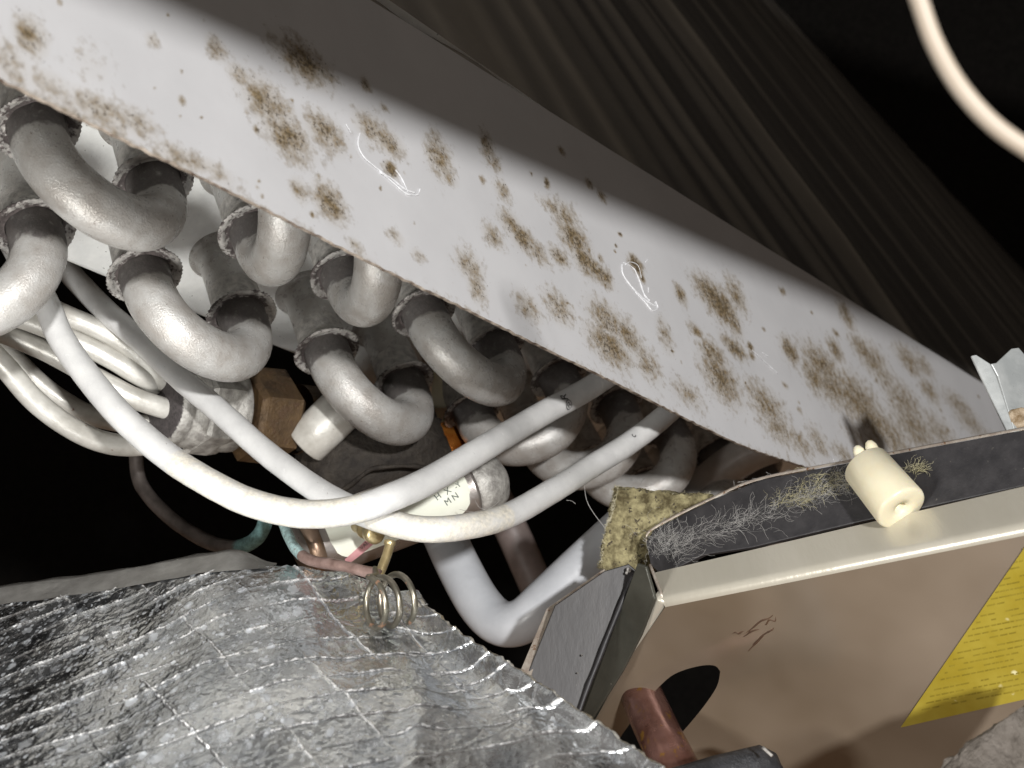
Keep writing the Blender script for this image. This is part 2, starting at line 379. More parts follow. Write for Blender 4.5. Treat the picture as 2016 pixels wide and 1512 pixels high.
for c1, c2 in pairs:
    a_, b_ = lat(*c1), lat(*c2); a3 = A * a_.x + B * a_.y; b3 = A * b_.x + B * b_.y
    x = (b3 - a3); D = round(x.length, 1); x.normalize(); z = N; y = z.cross(x)
    if D not in UM: UM[D] = ubend_mesh(D)
    o = bpy.data.objects.new('return_bend', UM[D]); link(o, coil)
    R = Matrix((x, y, z)).transposed()
    o.location = a3 * MM; o.rotation_mode = 'QUATERNION'; o.rotation_quaternion = R.to_quaternion()
    for q, xx in enumerate((0, D)):
        cl = bpy.data.objects.new('collar', RM[cnt % 6]); link(cl, o); cl.location = (xx * MM, 0, 0); cl.rotation_euler = (0, 0, cnt * 1.3); cnt += 1
        sb = bpy.data.objects.new('stub_tube', SM); link(sb, o); sb.location = (xx * MM, 0, 0)

# ================================================================== PAINTED PANEL
PN = Vector((0.76615405, -0.51955815, 0.37824239)).normalized(); PW = Vector((-0.12427398, 0.45767455, 0.88039195)).normalized(); PQ = Cc(0, -12, 47.5)
def panuv(x, y):
    h = hitp(x, y, PQ, PN) - PQ; return h.dot(A), h.dot(PW)
# stains read off the photograph, kept as spots on the sheet itself (u, w in mm)
ST = [(60, 70, 34, 40, .62), (20, 120, 50, 50, .35), (100, 165, 60, 30, .36), (200, 215, 70, 28, .5), (270, 240, 45, 30, .45), (360, 310, 60, 22, .42), (420, 335, 40, 20, .4), (300, 80, 16, 16, .4), (425, 95, 22, 26, .5),
      (180, 130, 60, 60, .18), (60, 200, 60, 30, .3), (150, 240, 60, 25, .42),
      (470, 150, 26, 24, .5), (520, 200, 45, 45, .6), (555, 215, 30, 25, .5), (565, 265, 52, 42, .62), (640, 260, 40, 36, .58), (580, 300, 30, 30, .45), (590, 375, 20, 24, .48), (650, 398, 32, 36, .68), (595, 120, 55, 40, .62), (570, 105, 34, 30, .5),
      (635, 140, 30, 26, .5), (358, 200, 8, 9, .7), (718, 165, 10, 14, .6), (755, 212, 9, 8, .5), (735, 255, 36, 30, .55), (765, 280, 32, 26, .58), (770, 333, 13, 14, .85),
      (865, 310, 26, 42, .58), (880, 345, 20, 18, .5), (860, 275, 12, 22, .5), (960, 290, 14, 30, .6), (975, 320, 13, 18, .5), (990, 375, 16, 22, .5), (780, 465, 18, 16, .4), (825, 503, 14, 14, .4), (700, 480, 14, 12, .4),
      (925, 525, 26, 32, .52), (940, 570, 18, 26, .55), (970, 465, 20, 22, .55), (1005, 440, 22, 24, .6), (1030, 470, 26, 24, .65), (1060, 500, 22, 22, .5), (1100, 505, 20, 18, .6), (1115, 430, 28, 32, .52), (1130, 470, 30, 34, .68), (1150, 510, 22, 30, .68), (1170, 530, 14, 22, .68), (1190, 545, 15, 20, .7), (1090, 410, 26, 16, .5),
      (1040, 605, 26, 28, .5), (1100, 605, 30, 32, .52), (1195, 630, 34, 36, .58), (1200, 680, 42, 36, .64), (1235, 660, 30, 34, .55), (1275, 715, 26, 34, .5), (1310, 660, 16, 36, .42), (1252, 522, 12, 16, .95),
      (1400, 580, 30, 30, .7), (1420, 600, 28, 34, .78), (1445, 630, 14, 34, .62), (1385, 560, 22, 16, .55), (1450, 580, 18, 34, .56), (1340, 580, 11, 18, .7), (1370, 650, 14, 14, .6), (1447, 685, 22, 18, .7), (1430, 670, 12, 14, .55), (1105, 298, 8, 8, .6), (1185, 385, 8, 12, .6), (1160, 362, 8, 10, .6),
      (1405, 700, 26, 30, .6), (1420, 745, 36, 46, .62), (1355, 775, 30, 26, .42), (1510, 800, 36, 40, .55), (1530, 840, 34, 34, .5), (1480, 770, 18, 26, .4), (1570, 870, 30, 26, .45), (1610, 870, 20, 30, .45), (1660, 895, 22, 20, .5),
      (1555, 690, 15, 24, .7), (1645, 690, 14, 22, .65), (1620, 720, 38, 34, .62), (1600, 740, 18, 34, .6), (1640, 760, 50, 42, .6), (1690, 790, 46, 50, .66), (1720, 830, 46, 50, .6), (1755, 860, 40, 50, .55), (1665, 620, 14, 26, .6), (1700, 690, 22, 26, .6), (1720, 710, 30, 34, .55),
      (1740, 740, 24, 34, .5), (1780, 790, 36, 40, .52), (1800, 840, 44, 50, .56), (1790, 710, 24, 26, .55), (1820, 720, 16, 22, .5), (1830, 770, 18, 24, .52), (1850, 850, 36, 36, .45), (1890, 800, 30, 22, .5), (1910, 830, 30, 26, .5), (1690, 860, 30, 40, .4), (1940, 860, 30, 24, .4)]
def jac(x, y):
    u, w = panuv(x, y); u1, w1 = panuv(x + 1, y); u2, w2 = panuv(x, y + 1); return u, w, abs(u1 - u) + .0, abs(w2 - w)
spots = []
for (x, y, rx, ry, st) in ST:
    # the photo's spots lie on the foreshortened sheet: width along u, height along w
    u, w_, du, dw = jac(x, y)
    spots.append((u, w_, rx * du * .95, ry * dw * .95, st * (1.1 if x < 1640 else 1.04)))
random.seed(21)
for _ in range(80):
    t_ = random.random(); x = 40 + t_ * 1900; y = x * .44 + 8 + random.uniform(-190, 190) * (1 - .5 * t_)
    u, w_, du, dw = jac(x, y); r_ = random.choice((2, 2.4, 3, 3.5, 5)); spots.append((u, w_, r_ * du * 1.0, r_ * dw * random.uniform(1, 1.8), random.uniform(.5, .95)))
import numpy as np
U0, U1 = -60, 400; NU = 760; NW = 130
def wtop(u): return 60.5 + max(0, u - 40) * .058
vs = []; fs = []; uu = []; ww = []; eg_ = []
for i in range(NU + 1):
    t = i / NU; u = U0 + (U1 - U0) * (t ** 1.25)
    wt = wtop(u); w0 = -.8 + .28 * noise.noise(Vector((u * .6, 0, 0)))
    w0 += 6.0 * ss(160, 230, u) * .9
    ek = .20 + .35 * noise.noise(Vector((u * .12, 4, 0)))
    for j in range(NW + 1):
        w_ = w0 + (wt - w0) * j / NW
        vs.append(PQ + A * u + PW * w_ + PN * (.25 * noise.noise(Vector((u * .03, w_ * .05, 0)))))
        uu.append(u); ww.append(w_); eg_.append(math.exp(-max(0, w_ - w0) / 1.3) * ek)
uu = np.array(uu); ww = np.array(ww); sv = np.zeros(len(uu))
for (su, sw, ru, rw, st) in spots:
    m_ = np.abs(uu - su) < 2 * ru
    q = ((uu[m_] - su) / ru) ** 2 + ((ww[m_] - sw) / rw) ** 2
    sv[m_] = np.maximum(sv[m_], np.where(q < 4, st * np.exp(-q * .85), 0))
stv = np.minimum(1, sv + np.maximum(0, np.array(eg_))).tolist()
for i in range(NU):
    for j in range(NW):
        a = i * (NW + 1) + j; fs.append((a, a + NW + 1, a + NW + 2, a + 1))
panel = thing('metal_panel', 'long light grey painted sheet metal panel spotted with brown rust, slanting across the tube bends', 'metal panel', PQ)
o = mk('painted_sheet', vs, fs, M['paint'], panel, attr={'stain': stv})
# cut edge with real thickness
ev = []; ef = []
for i in range(0, NU + 1):
    p = vs[i * (NW + 1)]; t = i / NU
    j = .18 * noise.noise(p * .9)
    ev += [p + PN * .02 - PW * .02, p - PW * (.12 + j * .4) - PN * .2, p - PW * .05 - PN * .6, p - PN * .7 + PW * 1.0]
for i in range(NU):
    for k in range(3): a = i * 4 + k; ef.append((a, a + 1, a + 5, a + 4))
mk('cut_edge', ev, ef, M['rust_edge'], panel)
bv = []; bf = []
for i in range(0, NU + 1, 8):
    bv += [vs[i * (NW + 1)] - PN * 1.0 + PW * .9, vs[i * (NW + 1) + NW] - PN * 1.0]
for i in range(len(bv) // 2 - 1): bf.append((2 * i, 2 * i + 1, 2 * i + 3, 2 * i + 2))
mk('back_face', bv, bf, M['paint'], panel)
# swirls of white residue
def resid(pxs, r):
    pts = [hitp(x, y, PQ, PN) + PN * .10 for x, y in pxs]
    path = crom(pts, 8); rr = [r * (.35 + .9 * abs(noise.noise(p * .9))) for p in path]
    return tube_geo(path, rr, 6)
for pxs, r in (([(708, 262), (704, 285), (716, 310), (745, 335), (775, 362), (800, 382), (820, 384), (826, 372)], .16), ([(778, 335), (790, 352), (802, 378)], .16), ([(748, 340), (770, 352), (795, 372), (815, 380)], .2),
               ([(1224, 520), (1226, 540), (1244, 566), (1272, 592), (1292, 604)], .17), ([(1226, 517), (1246, 528), (1258, 552), (1268, 580), (1278, 592)], .14), ([(1230, 522), (1240, 516), (1256, 524), (1262, 548)], .1), ([(1250, 575), (1270, 596), (1284, 612), (1294, 606), (1290, 594)], .16), ([(1270, 516), (1276, 510)], .1), ([(1276, 566), (1276, 576)], .12),
               ([(1480, 690), (1505, 712), (1530, 735)], .1), ([(680, 245), (690, 262)], .08), ([(1500, 695), (1512, 702)], .12)):
    a_, b_ = resid(pxs, r * 1.5); mk('adhesive_residue', a_, b_, M['scratch'], panel)

# ================================================================== FEEDER TUBES
GR = 'feeder tubes of the distributor'
T1 = [(20, 470, 304), (52, 530, 298), (92, 600, 293), (120, 665, 290), (172, 740, 286), (245, 825, 280), (335, 902, 274), (408, 948, 270), (492, 989, 268), (596, 1012, 266), (700, 1003, 266), (775, 977, 268), (846, 945, 275), (950, 884, 288), (1002, 853, 300), (1072, 812, 313), (1150, 770, 326), (1215, 728, 336)]
T2 = [(60, 440, 350), (110, 505, 332), (158, 560, 320), (215, 618, 314), (282, 675, 312), (352, 742, 308), (430, 808, 304), (520, 888, 298), (610, 955, 290), (680, 995, 284), (755, 1025, 279), (835, 1042, 277), (920, 1036, 280), (1000, 1015, 288), (1090, 965, 300), (1170, 915, 312), (1235, 875, 322), (1300, 826, 332), (1360, 770, 342)]
def feeder(label, pts, r, m, gf=None, name='feeder_tube', group=GR):
    p = [P(*q) for q in pts]
    t = tube(name, p, r, m, None, 12, 28, wob=.06, attrf=gf)
    return tag(t, label, 'tube', group)
t1 = feeder('front white feeder tube bowing down over the other one just above the sticker', T1, 2.72, M['white'], lambda t: .5 if .36 < t < .6 else .08)
t2 = feeder('rear white feeder tube, sagging lowest at right of the valve sticker', T2, 2.6, M['white'], lambda t: .5 if .54 < t < .72 else .08)
DX = Vector((.74, .66, -.10)).normalized(); DC = P(322, 792, 322)      # distributor axis and front face centre
feeder('aluminium feeder tube, topmost of the bundle entering the distributor', [(-60, 540, 300), (40, 580, 306), (131, 621, 312), (198, 650, 315), (262, 690, 318), (312, 742, 322), (330, 765, 326)], 2.25, M['alu'])
feeder('short gleaming feeder tube, second from the top of the distributor bundle', [(-60, 600, 304), (60, 632, 310), (150, 672, 314), (212, 702, 316), (275, 740, 319), (305, 760, 324)], 2.35, M['alu'])
feeder('feeder tube passing under the front white tube into the middle of the distributor', [(-30, 640, 310), (90, 690, 314), (190, 745, 316), (270, 786, 318), (340, 808, 322), (352, 812, 326)], 2.4, M['alu'])
feeder('inner of the two lowest feeder tubes looping up to the distributor from below', [(-60, 640, 318), (20, 700, 320), (90, 765, 322), (165, 812, 324), (240, 832, 325), (300, 836, 328)], 2.3, M['alu'])
feeder('outermost and lowest feeder tube of the bundle, curving in the dark at left', [(-60, 650, 300), (10, 722, 303), (70, 790, 307), (140, 842, 311), (210, 872, 316), (280, 876, 321), (325, 862, 326)], 2.45, M['alu'])
# tiny print on the front white tube
def wrap_glyph(txt, size, path_pts, tpos, r, parent, roll, m, flip=1):
    c = bpy.data.curves.new('t', 'FONT'); c.body = txt; c.size = size; c.align_x = 'CENTER'; c.align_y = 'CENTER'
    to = bpy.data.objects.new('t', c); me0 = to.to_mesh(); vs0 = [v.co.copy() for v in me0.vertices]; fs0 = [tuple(p.vertices) for p in me0.polygons]; to.to_mesh_clear(); bpy.data.objects.remove(to)
    bm = bmesh.new()
    for v in vs0: bm.verts.new(v)
    bm.verts.ensure_lookup_table()
    for f in fs0:
        try: bm.faces.new([bm.verts[i] for i in f])
        except ValueError: pass
    bmesh.ops.subdivide_edges(bm, edges=bm.edges, cuts=1)
    bmesh.ops.triangulate(bm, faces=bm.faces)
    bm.verts.index_update(); out = []
    cen, ax, toc = path_pts
    sd = ax.cross(toc)
    for v in bm.verts:
        x_, y_ = v.co.x, v.co.y
        ca, sa = math.cos(roll), math.sin(roll); xx = x_ * ca - y_ * sa; yy = x_ * sa + y_ * ca
        ang = tpos[1] + yy / r
        out.append(cen + ax * (tpos[0] + xx) + (toc * math.cos(ang) + sd * math.sin(ang) * flip) * (r + .05))
    fs_ = [tuple(v.index for v in f.verts) for f in bm.faces]; bm.free()
    return mk('printed_mark', out, fs_, m, parent, smooth=False)
def frame_at(pts, i, r):
    c = P(*pts[i]); nx = P(*pts[i + 1]); ax = (nx - c).normalized(); toc = (-c).normalized(); toc = (toc - ax * toc.dot(ax)).normalized(); return (c, ax, toc)
c_, ax_, toc_ = frame_at(T1, 15, 2.9)
wrap_glyph('R', 3.0, (c_, ax_, toc_), (5.6, .35), 2.78, t1, 1.2, M['ink_black'], -1)
wrap_glyph('®', 3.2, (c_, ax_, toc_), (5.9, -.45), 2.78, t1, .6, M['ink_black'], -1)
c_, ax_, toc_ = frame_at(T2, 16, 2.8)
wrap_glyph('c', 2.2, (c_, ax_, toc_), (.6, .3), 2.66, t2, .6, M['ink_black'], -1)

# ================================================================== DISTRIBUTOR with brass nut
dist = thing('distributor', 'soldered silver grey distributor body with a brass hex nut behind the white tubes', 'distributor', DC)
vs_, fs_ = lathe_geo(DC, DX, [(-.4, .01), (-.5, 4), (-.3, 8.6), (.4, 9.5), (2.6, 9.7), (3.2, 9.3), (3.8, 9.3), (4.6, 9.9), (7, 10.1)], 56, .35)
g = [1.0 if i < 56 * 3 else .0 for i in range(len(vs_))]
mk('distributor_body', vs_, fs_, M['solder'], dist, attr={'grime_shade': g})
lathe('collar_nut', DC + DX * 7, DX, [(0, 8.5), (0, 10.6), (1.0, 11.3), (6, 11.4), (8.5, 10.9)], M['solder'], dist, 48, .05, 6, smooth=False)
lathe('end_ring', DC + DX * 15.5, DX, [(-3, 9.6), (0, 10.3), (1.8, 10.2), (2.5, 9.4), (3, 7)], M['solder'], dist, 48, .1)
lathe('brass_nut', DC + DX * 19 + Vector((2, 0, -1)), DX, [(-1, 6), (-1, 9.5), (0, 11.3), (9, 11.6), (10.5, 10), (10.5, 4)], M['brass'], dist, 48, .05, 6, smooth=False)
lathe('valve_neck', DC + DX * 33 + Vector((2, 0, -1)), DX, [(0, 8.5), (14, 8.5), (15, 6)], M['brass'], dist)

# flat-ended painted tube between nut and bends
ft = thing('flat_ended_tube', 'short dull grey tube with a cut flat end beside the brass nut', 'tube', P(610, 868, 325))
lathe('tube_body', P(600, 876, 336), P(716, 762, 334) - P(600, 876, 336), [(0, .01), (0, 5.0), (.4, 5.4), (8, 5.5), (20, 5.4), (21, 4.2)], M['alu'], ft, 40)

# ================================================================== EXPANSION VALVE
val = thing('expansion_valve', 'steel expansion valve cylinder with a cream sticker and pink stripe under the crossing tubes', 'valve', P(770, 1015, 310))
va = P(622, 1072, 303); vb = P(905, 968, 318); vax = (vb - va).normalized(); vL = (vb - va).length
lathe('steel_can', va, vax, [(-4.6, .1), (-4.4, 4.0), (-3.2, 6.4), (-1.2, 7.2), (0, 7.4), (vL, 7.4), (vL + .5, 7.9), (vL + 1.2, 7.9), (vL + 1.8, 7.0)], M['can'], val, 56)
lathe('end_cap', vb + vax * 1.7, vax, [(0, 7.2), (1.5, 7.9), (5, 7.6), (8, 5.6), (9.5, 3), (10, .1)], M['solder'], val, 48)
lathe('rim_band', va + vax * -.6, vax, [(-3.0, 6.5), (-2.6, 7.6), (-1.4, 7.9), (0, 7.75), (.2, 7.3)], M['can_brown'], val, 56)
toc = (-(va + vb) / 2).normalized(); toc = (toc - vax * toc.dot(vax)).normalized(); vsd = vax.cross(toc)
if vsd.z > 0: up_s = 1
else: up_s = -1
def onc(x, y, r): # x along axis mm, y mm around, upwards
    a = y / r; return va + vax * x + (toc * math.cos(a) + vsd * up_s * math.sin(a)) * r
def cyl_patch(name, outline_fn, x0, x1, nx, ny, r, m, parent):
    vs = []; fs = []
    for i in range(nx + 1):
        x = x0 + (x1 - x0) * i / nx; lo, hi = outline_fn(x)
        for j in range(ny + 1): vs.append(onc(x, lo + (hi - lo) * j / ny, r))
    for i in range(nx):
        for j in range(ny): a = i * (ny + 1) + j; fs.append((a, a + 1, a + ny + 2, a + ny + 1))
    return mk(name, vs, fs, m, parent)
def rounded(x0, x1, lo, hi, rr):
    def f(x):
        e = min(x - x0, x1 - x); k = 0
        if e < rr: k = rr - math.sqrt(max(0, rr * rr - (rr - e) ** 2))
        return lo + k, hi - k
    return f
stk = cyl_patch('sticker', rounded(1.0, vL - .6, -5.6, 9.0, 5.0), 1.0, vL - .6, 40, 14, 7.5, M['sticker'], val)
cyl_patch('pink_stripe', lambda x: (-7.6 + (x - 3.5) * .50, -5.3 + (x - 3.5) * .50), 3.2, 12.5, 16, 4, 7.56, M['pink'], stk)
def vtext(txt, size, x, y, m, rot=0, parent=stk):
    c = bpy.data.curves.new('t', 'FONT'); c.body = txt; c.size = size; c.align_x = 'CENTER'; c.align_y = 'CENTER'
    to = bpy.data.objects.new('t', c); me0 = to.to_mesh(); vs0 = [v.co.copy() for v in me0.vertices]; fs0 = [tuple(p.vertices) for p in me0.polygons]; to.to_mesh_clear(); bpy.data.objects.remove(to)
    ca, sa = math.cos(rot), math.sin(rot)
    out = [onc(x + v.x * ca - v.y * sa, y + v.x * sa + v.y * ca, 7.62) for v in vs0]
    return mk('printed_text', out, fs0, m, parent, smooth=False)
for tx in (('L', 2.0, vL - 4.6, 2.9, .3), ('-Y', 1.7, vL - 3.0, 1.4, .3), ('X', 2.0, vL - 5.6, 1.0, .3), ('H', 2.0, vL - 8.2, .6, .3), ('N', 2.0, vL - 4.4, -.7, .3), ('M', 2.0, vL - 6.4, -1.2, .3), ('WNM', 1.2, vL - 11.5, 3.2, .1), ('VALVE', 1.2, 8.5, -3.6, .46)):
    vtext(tx[0], tx[1], tx[2], tx[3], M['ink'] if tx[0] != 'VALVE' else M['ink'], tx[4])
# dark taped valve head, amber joint, rings behind
vh = thing('valve_head', 'dark grimy taped valve head filling the gap below the middle bends', 'valve', P(735, 900, 345))
vs_, fs_ = lathe_geo(P(735, 905, 352), Vector((.85, .35, .38)), [(-19, .1), (-18, 7), (-15, 12), (-8, 14.5), (2, 15), (10, 14.5), (16, 11), (18, 5), (18.5, .1)], 48, 2.0)
mk('taped_body', vs_, fs_, M['black_tape'], vh)
tube('tape_seam', [P(640, 985, 336), P(690, 955, 333), P(730, 925, 332), P(790, 918, 333), P(850, 920, 338)], .5, M['black_tape'], vh, wob=.4)
am = thing('amber_joint', 'glossy amber coloured copper joint with tan rings glowing between two bends', 'pipe joint', P(870, 860, 368))
lathe('joint_body', P(868, 900, 366), Vector((.12, .05, 1)), [(-10, 7), (-4, 8.5), (5, 8.2), (8, 5.2), (9, 4.4)], M['amber'], am, 40, .3)
lathe('tan_tube', P(872, 838, 366), Vector((.10, .05, 1)), [(0, 4.0), (4, 3.9), (4.2, 4.5), (5.2, 4.5), (5.4, 3.9), (22, 3.9)], M['nylon'], am, 32)
# brass cap and tee
cap = thing('brass_cap', 'small bright brass cap on a tee in front of the valve sticker', 'fitting', P(750, 1058, 285))
c0 = P(715, 1040, 292); c1 = P(768, 1066, 280)
lathe('cap_barrel', c0, c1 - c0, [(-3, 1.5), (0, 1.55), (1.0, 1.9), (2.0, 1.9), (2.2, 1.6), (4.2, 1.6), (4.4, 2.1), (6.4, 2.1), (7, 1.6), (7.1, .1)], M['brass_bright'], cap, 28, .05)
tube('cap_stem', [P(768, 1066, 281), P(764, 1085, 280), P(752, 1118, 278), P(742, 1138, 277)], [1.15] * 5 + [.95] * 20 + [1.0] * 6, M['brass_bright'], cap)
# coiled capillary
def helix():
    cen = P(748, 1184, 268); ax = Vector((.80, .60, -.03)).normalized(); up = Vector((0, 0, 1)); up = (up - ax * up.dot(ax)).normalized(); sd = ax.cross(up); out = []
    turns = 2.45
    for i in range(int(turns * 30) + 1):
        a = 2 * math.pi * i / 30; rr = 4.7 + .25 * math.sin(a * .7)
        out.append(cen + ax * (-2.6 + i / 30 * 3.3) + (up * math.cos(a) + sd * math.sin(a)) * rr)
    return out
hx = [P(738, 1120, 277), P(742, 1134, 273)] + helix()
path = hx
vs_, fs_ = tube_geo(path, .62, 14)
hc = mk('coiled_capillary', vs_, fs_, M['coil'])
tag(hc, 'little greenish metal capillary wound into a spring of loops over the foil', 'tube')
pw = tube('capillary_tube', [P(548, 1000, 300), P(560, 1035, 297), P(580, 1078, 292), P(612, 1103, 286), P(668, 1113, 281), P(715, 1124, 278), P(746, 1132, 276)], 1.15, M['pinkwire'], None, 10, 16, .15, lambda t: .75 if t < .42 else 0.)
tag(pw, 'thin pinkish copper capillary with teal corrosion curling under the valve', 'tube')
tt = tube('corroded_tube', [P(268, 880, 352), P(276, 950, 350), P(330, 1015, 346), P(400, 1062, 340), P(460, 1078, 334), P(505, 1060, 330), P(524, 1020, 328), P(526, 980, 328)], 1.75, M['teal'], None, 10, 20, .1, lambda t: ss(.52, .68, t))
tag(tt, 'dark tube turning verdigris teal at its hook in the black gap above the foil', 'tube')
# white U pipe and blurred pipes behind
wp = tube('white_pipe', [P(830, 960, 365), P(868, 1040, 358), P(905, 1120, 350), P(945, 1190, 343), P(985, 1226, 338), P(1030, 1222, 335), P(1080, 1178, 334), P(1150, 1112, 334), P(1240, 1030, 336)], 5.4, M['white_dim'], None, 12, 32)
tag(wp, 'thick white pipe making a V shaped bend behind the grey corner bracket', 'pipe')
bp_ = tube('brown_pipe', [P(965, 960, 440), P(1010, 1050, 438), P(1050, 1140, 436), P(1090, 1230, 434)], 5.2, mat('dull_brown_pipe', (.16, .13, .12), (.2, .16, .15), .5), None, 8, 28)
tag(bp_, 'dim brownish straight pipe in the dark behind the thick white bend', 'pipe')
rp = tube('rear_pipe', [P(1255, 1010, 440), P(1340, 935, 430), P(1420, 880, 425), P(1500, 850, 420), P(1600, 835, 420)], 6.2, mat('dull_grey_pipe', (.30, .28, .26), (.36, .33, .31), .45), None, 10, 28)
tag(rp, 'out of focus grey pipe behind the wool chunk, upper one of the pair', 'pipe', 'dim pipes behind the wool')
rp2 = tube('rear_pipe', [P(1340, 1010, 418), P(1400, 945, 412), P(1470, 895, 408), P(1540, 868, 405)], 5.4, mat('dull_grey_pipe_b', (.30, .28, .26), (.36, .33, .31), .45), None, 10, 28)
tag(rp2, 'out of focus grey pipe just above the black flange, lower one of the pair', 'pipe', 'dim pipes behind the wool')

# ================================================================== FOIL INSULATION
ctrl = [[(-110, 1200, 302), (200, 1158, 296), (480, 1116, 290), (730, 1150, 290), (818, 1172, 278)],
        [(-110, 1330, 266), (200, 1292, 262), (520, 1262, 258), (812, 1290, 267), (925, 1262, 264)],
        [(-110, 1460, 236), (220, 1432, 233), (570, 1412, 231), (985, 1408, 246), (1095, 1376, 245)],
        [(-110, 1610, 206), (250, 1600, 204), (650, 1590, 204), (1195, 1560, 222), (1330, 1540, 224)]]
ctrl = [[P(*q) for q in r] for r in ctrl]
FS, FT = 460, 330
def row_eval(ctrlrow, s):
    k = len(ctrlrow) - 1
    xs = [0, .28, .56, .86, 1.0]
    for i in range(k):
        if s <= xs[i + 1] or i == k - 1:
            t = (s - xs[i]) / (xs[i + 1] - xs[i]); p0 = ctrlrow[max(i - 1, 0)]; p1 = ctrlrow[i]; p2 = ctrlrow[i + 1]; p3 = ctrlrow[min(i + 2, k)]
            return .5 * ((2 * p1) + (p2 - p0) * t + (2 * p0 - 5 * p1 + 4 * p2 - p3) * t * t + (3 * p1 - p0 - 3 * p2 + p3) * t ** 3)
def cr1(c, t):
    k = len(c) - 1; x = t * k; i = min(int(x), k - 1); t = x - i
    p0 = c[max(i - 1, 0)]; p1 = c[i]; p2 = c[i + 1]; p3 = c[min(i + 2, k)]
    return .5 * ((2 * p1) + (p2 - p0) * t + (2 * p0 - 5 * p1 + 4 * p2 - p3) * t * t + (3 * p1 - p0 - 3 * p2 + p3) * t ** 3)
grid = []
for i in range(FS + 1):
    s = i / FS; col = [row_eval(r, s) for r in ctrl]
    grid.append([cr1(col, j / FT) for j in range(FT + 1)])
FNU = Vector((0, -.35, .93)).normalized()
def lined(v, spacing, wob, wd):
    x = (v + wob) / spacing; f = abs(x - round(x)) * spacing; return math.exp(-(f / wd) ** 2), round(x)
vs = []; scr = []; flp_ = []
for i in range(FS + 1):
    for j in range(FT + 1):
        p = grid[i][j]; a_ = grid[min(i + 1, FS)][j] - grid[max(i - 1, 0)][j]; b_ = grid[i][min(j + 1, FT)] - grid[i][max(j - 1, 0)]
        n = b_.cross(a_).normalized() if a_.length * b_.length > 0 else FNU
        if n.z < 0: n = -n
        X = p.x; Y = p.y
        wob = 1.3 * noise.noise(Vector((X * .05, Y * .05, 1))) + .5 * noise.noise(Vector((X * .3, Y * .3, 5)))
        Yr = Y; Y = Y * .5
        # three-way scrim: along, across and one diagonal
        l1, k1 = lined(Yr - .62 * X, 8.6, wob * .7, .24)
        l2, k2 = lined(X + .62 * Yr, 15.0, wob * 1.0, .25)
        l3, k3 = lined(X * .8 - Yr * .6, 24.0, wob * 1.5, .25)
        br1 = ss(-.25, .25, noise.noise(Vector((X * .09, k1 * 3.1, 2)))); br2 = ss(-.1, .3, noise.noise(Vector((k2 * 3.3, Y * .09, 7))))
        e1 = j / FT * 98 + 2.0 * noise.noise(Vector((i * .012, j * .05, 2)))
        l4, k4 = lined(e1 + (1 - i / FS) * 30 * noise.noise(Vector((round(e1 / 8.5) * 2.3, 1, 5))), 8.5, 0, .30)
        l4 *= ss(.80 + .05 * noise.noise(Vector((k4 * 1.7, 3, 3))), .87, i / FS)
        sc = max(l4 * .95, l1 * (1 - .8 * ss(.84, .9, i / FS)) * (.35 + .65 * br1), l2 * (.22 + .6 * br2), l3 * .35)
        z = .50 * sc * (1 + .5 * noise.noise(Vector((X * 1.5, Y * 1.5, 0))))
        dmp = .15 + .85 * ss(0, .16, j / FT); z += 1.7 * dmp * noise.noise(Vector((X * .028, Y * .035, 3))) + .7 * dmp * noise.noise(Vector((X * .10, Y * .09, 13)))
        # crumple: sharp facets
        c1 = 1 - abs(noise.noise(Vector((X * .09, Y * .11, 11)))) * 2; c2 = 1 - abs(noise.noise(Vector((X * .24, Y * .28, 21)))) * 2
        rt = ss(.62, .8, i / FS) * (1 - ss(.93, 1, i / FS)); z += (.16 + .35 * rt) * max(0, c1) ** 3 * .5 + (.05 + .03 * rt) * max(0, c2) ** 2
        f3 = ss(.58, .72, i / FS); z += f3 * (1.5 * (1 - 2.2 * abs(noise.noise(Vector((X * .055, Y * .04, 41))))) + .5 * (1 - 2 * abs(noise.noise(Vector((X * .13 + 3, Y * .12, 51))))))
        z += .05 * noise.noise(Vector((X * .8, Y * .8, 8))) + .03 * noise.noise(Vector((X * 1.9, Y * 1.9, 9)))
        bl = noise.noise(Vector((X * 1.1, Y * 1.3, 31))); z += .12 * ss(.25, .5, bl)
        edge = i / FS
        if edge > .97: z += (edge - .97) * 8 * noise.noise(Vector((p.y * .5, 3, 3)))
        q = p + n * z
        if i == FS: q += Vector((.5, .2, .3)) * noise.noise(Vector((Y * 1.3, 1, 1)))
        vs.append(q); scr.append(sc); flp_.append(ss(.60, .74, i / FS))
fs = []
for i in range(FS):
    for j in range(FT):
        a = i * (FT + 1) + j; fs.append((a, a + 1, a + FT + 2, a + FT + 1))
foil = thing('foil_insulation', 'crinkled silver foil faced insulation sheet with thread grid in the lower left foreground', 'insulation', grid[FS // 2][FT // 2] - Vector((0, 0, 3)))
mk('foil_sheet', vs, fs, M['foil'], foil, attr={'scrim': scr, 'flap': flp_})
edgepts = [vs[FS * (FT + 1) + j] for j in range(FT + 1)]
ev = []; ef = []; eg = []
for j, p in enumerate(edgepts):
    k1 = .35 * noise.noise(p * 1.4); ev += [p + Vector((-.15, 0, .12)), p + Vector((.35 + k1, .1, .05)), p + Vector((.55 + k1, .2, -.6 + k1)), p + Vector((.2, .3, -2.0)), p + Vector((-.6, .3, -4.0))]
    eg += [.1 + 1.5 * noise.noise(Vector((p.y * .09, 5, 5)))] * 5
for j in range(FT):
    for k in range(4): a = j * 5 + k; ef.append((a, a + 1, a + 6, a + 5))
mk('frayed_edge', ev, ef, M['foil_edge'], foil, attr={'grime_shade': [max(0, min(1, x)) for x in eg]})
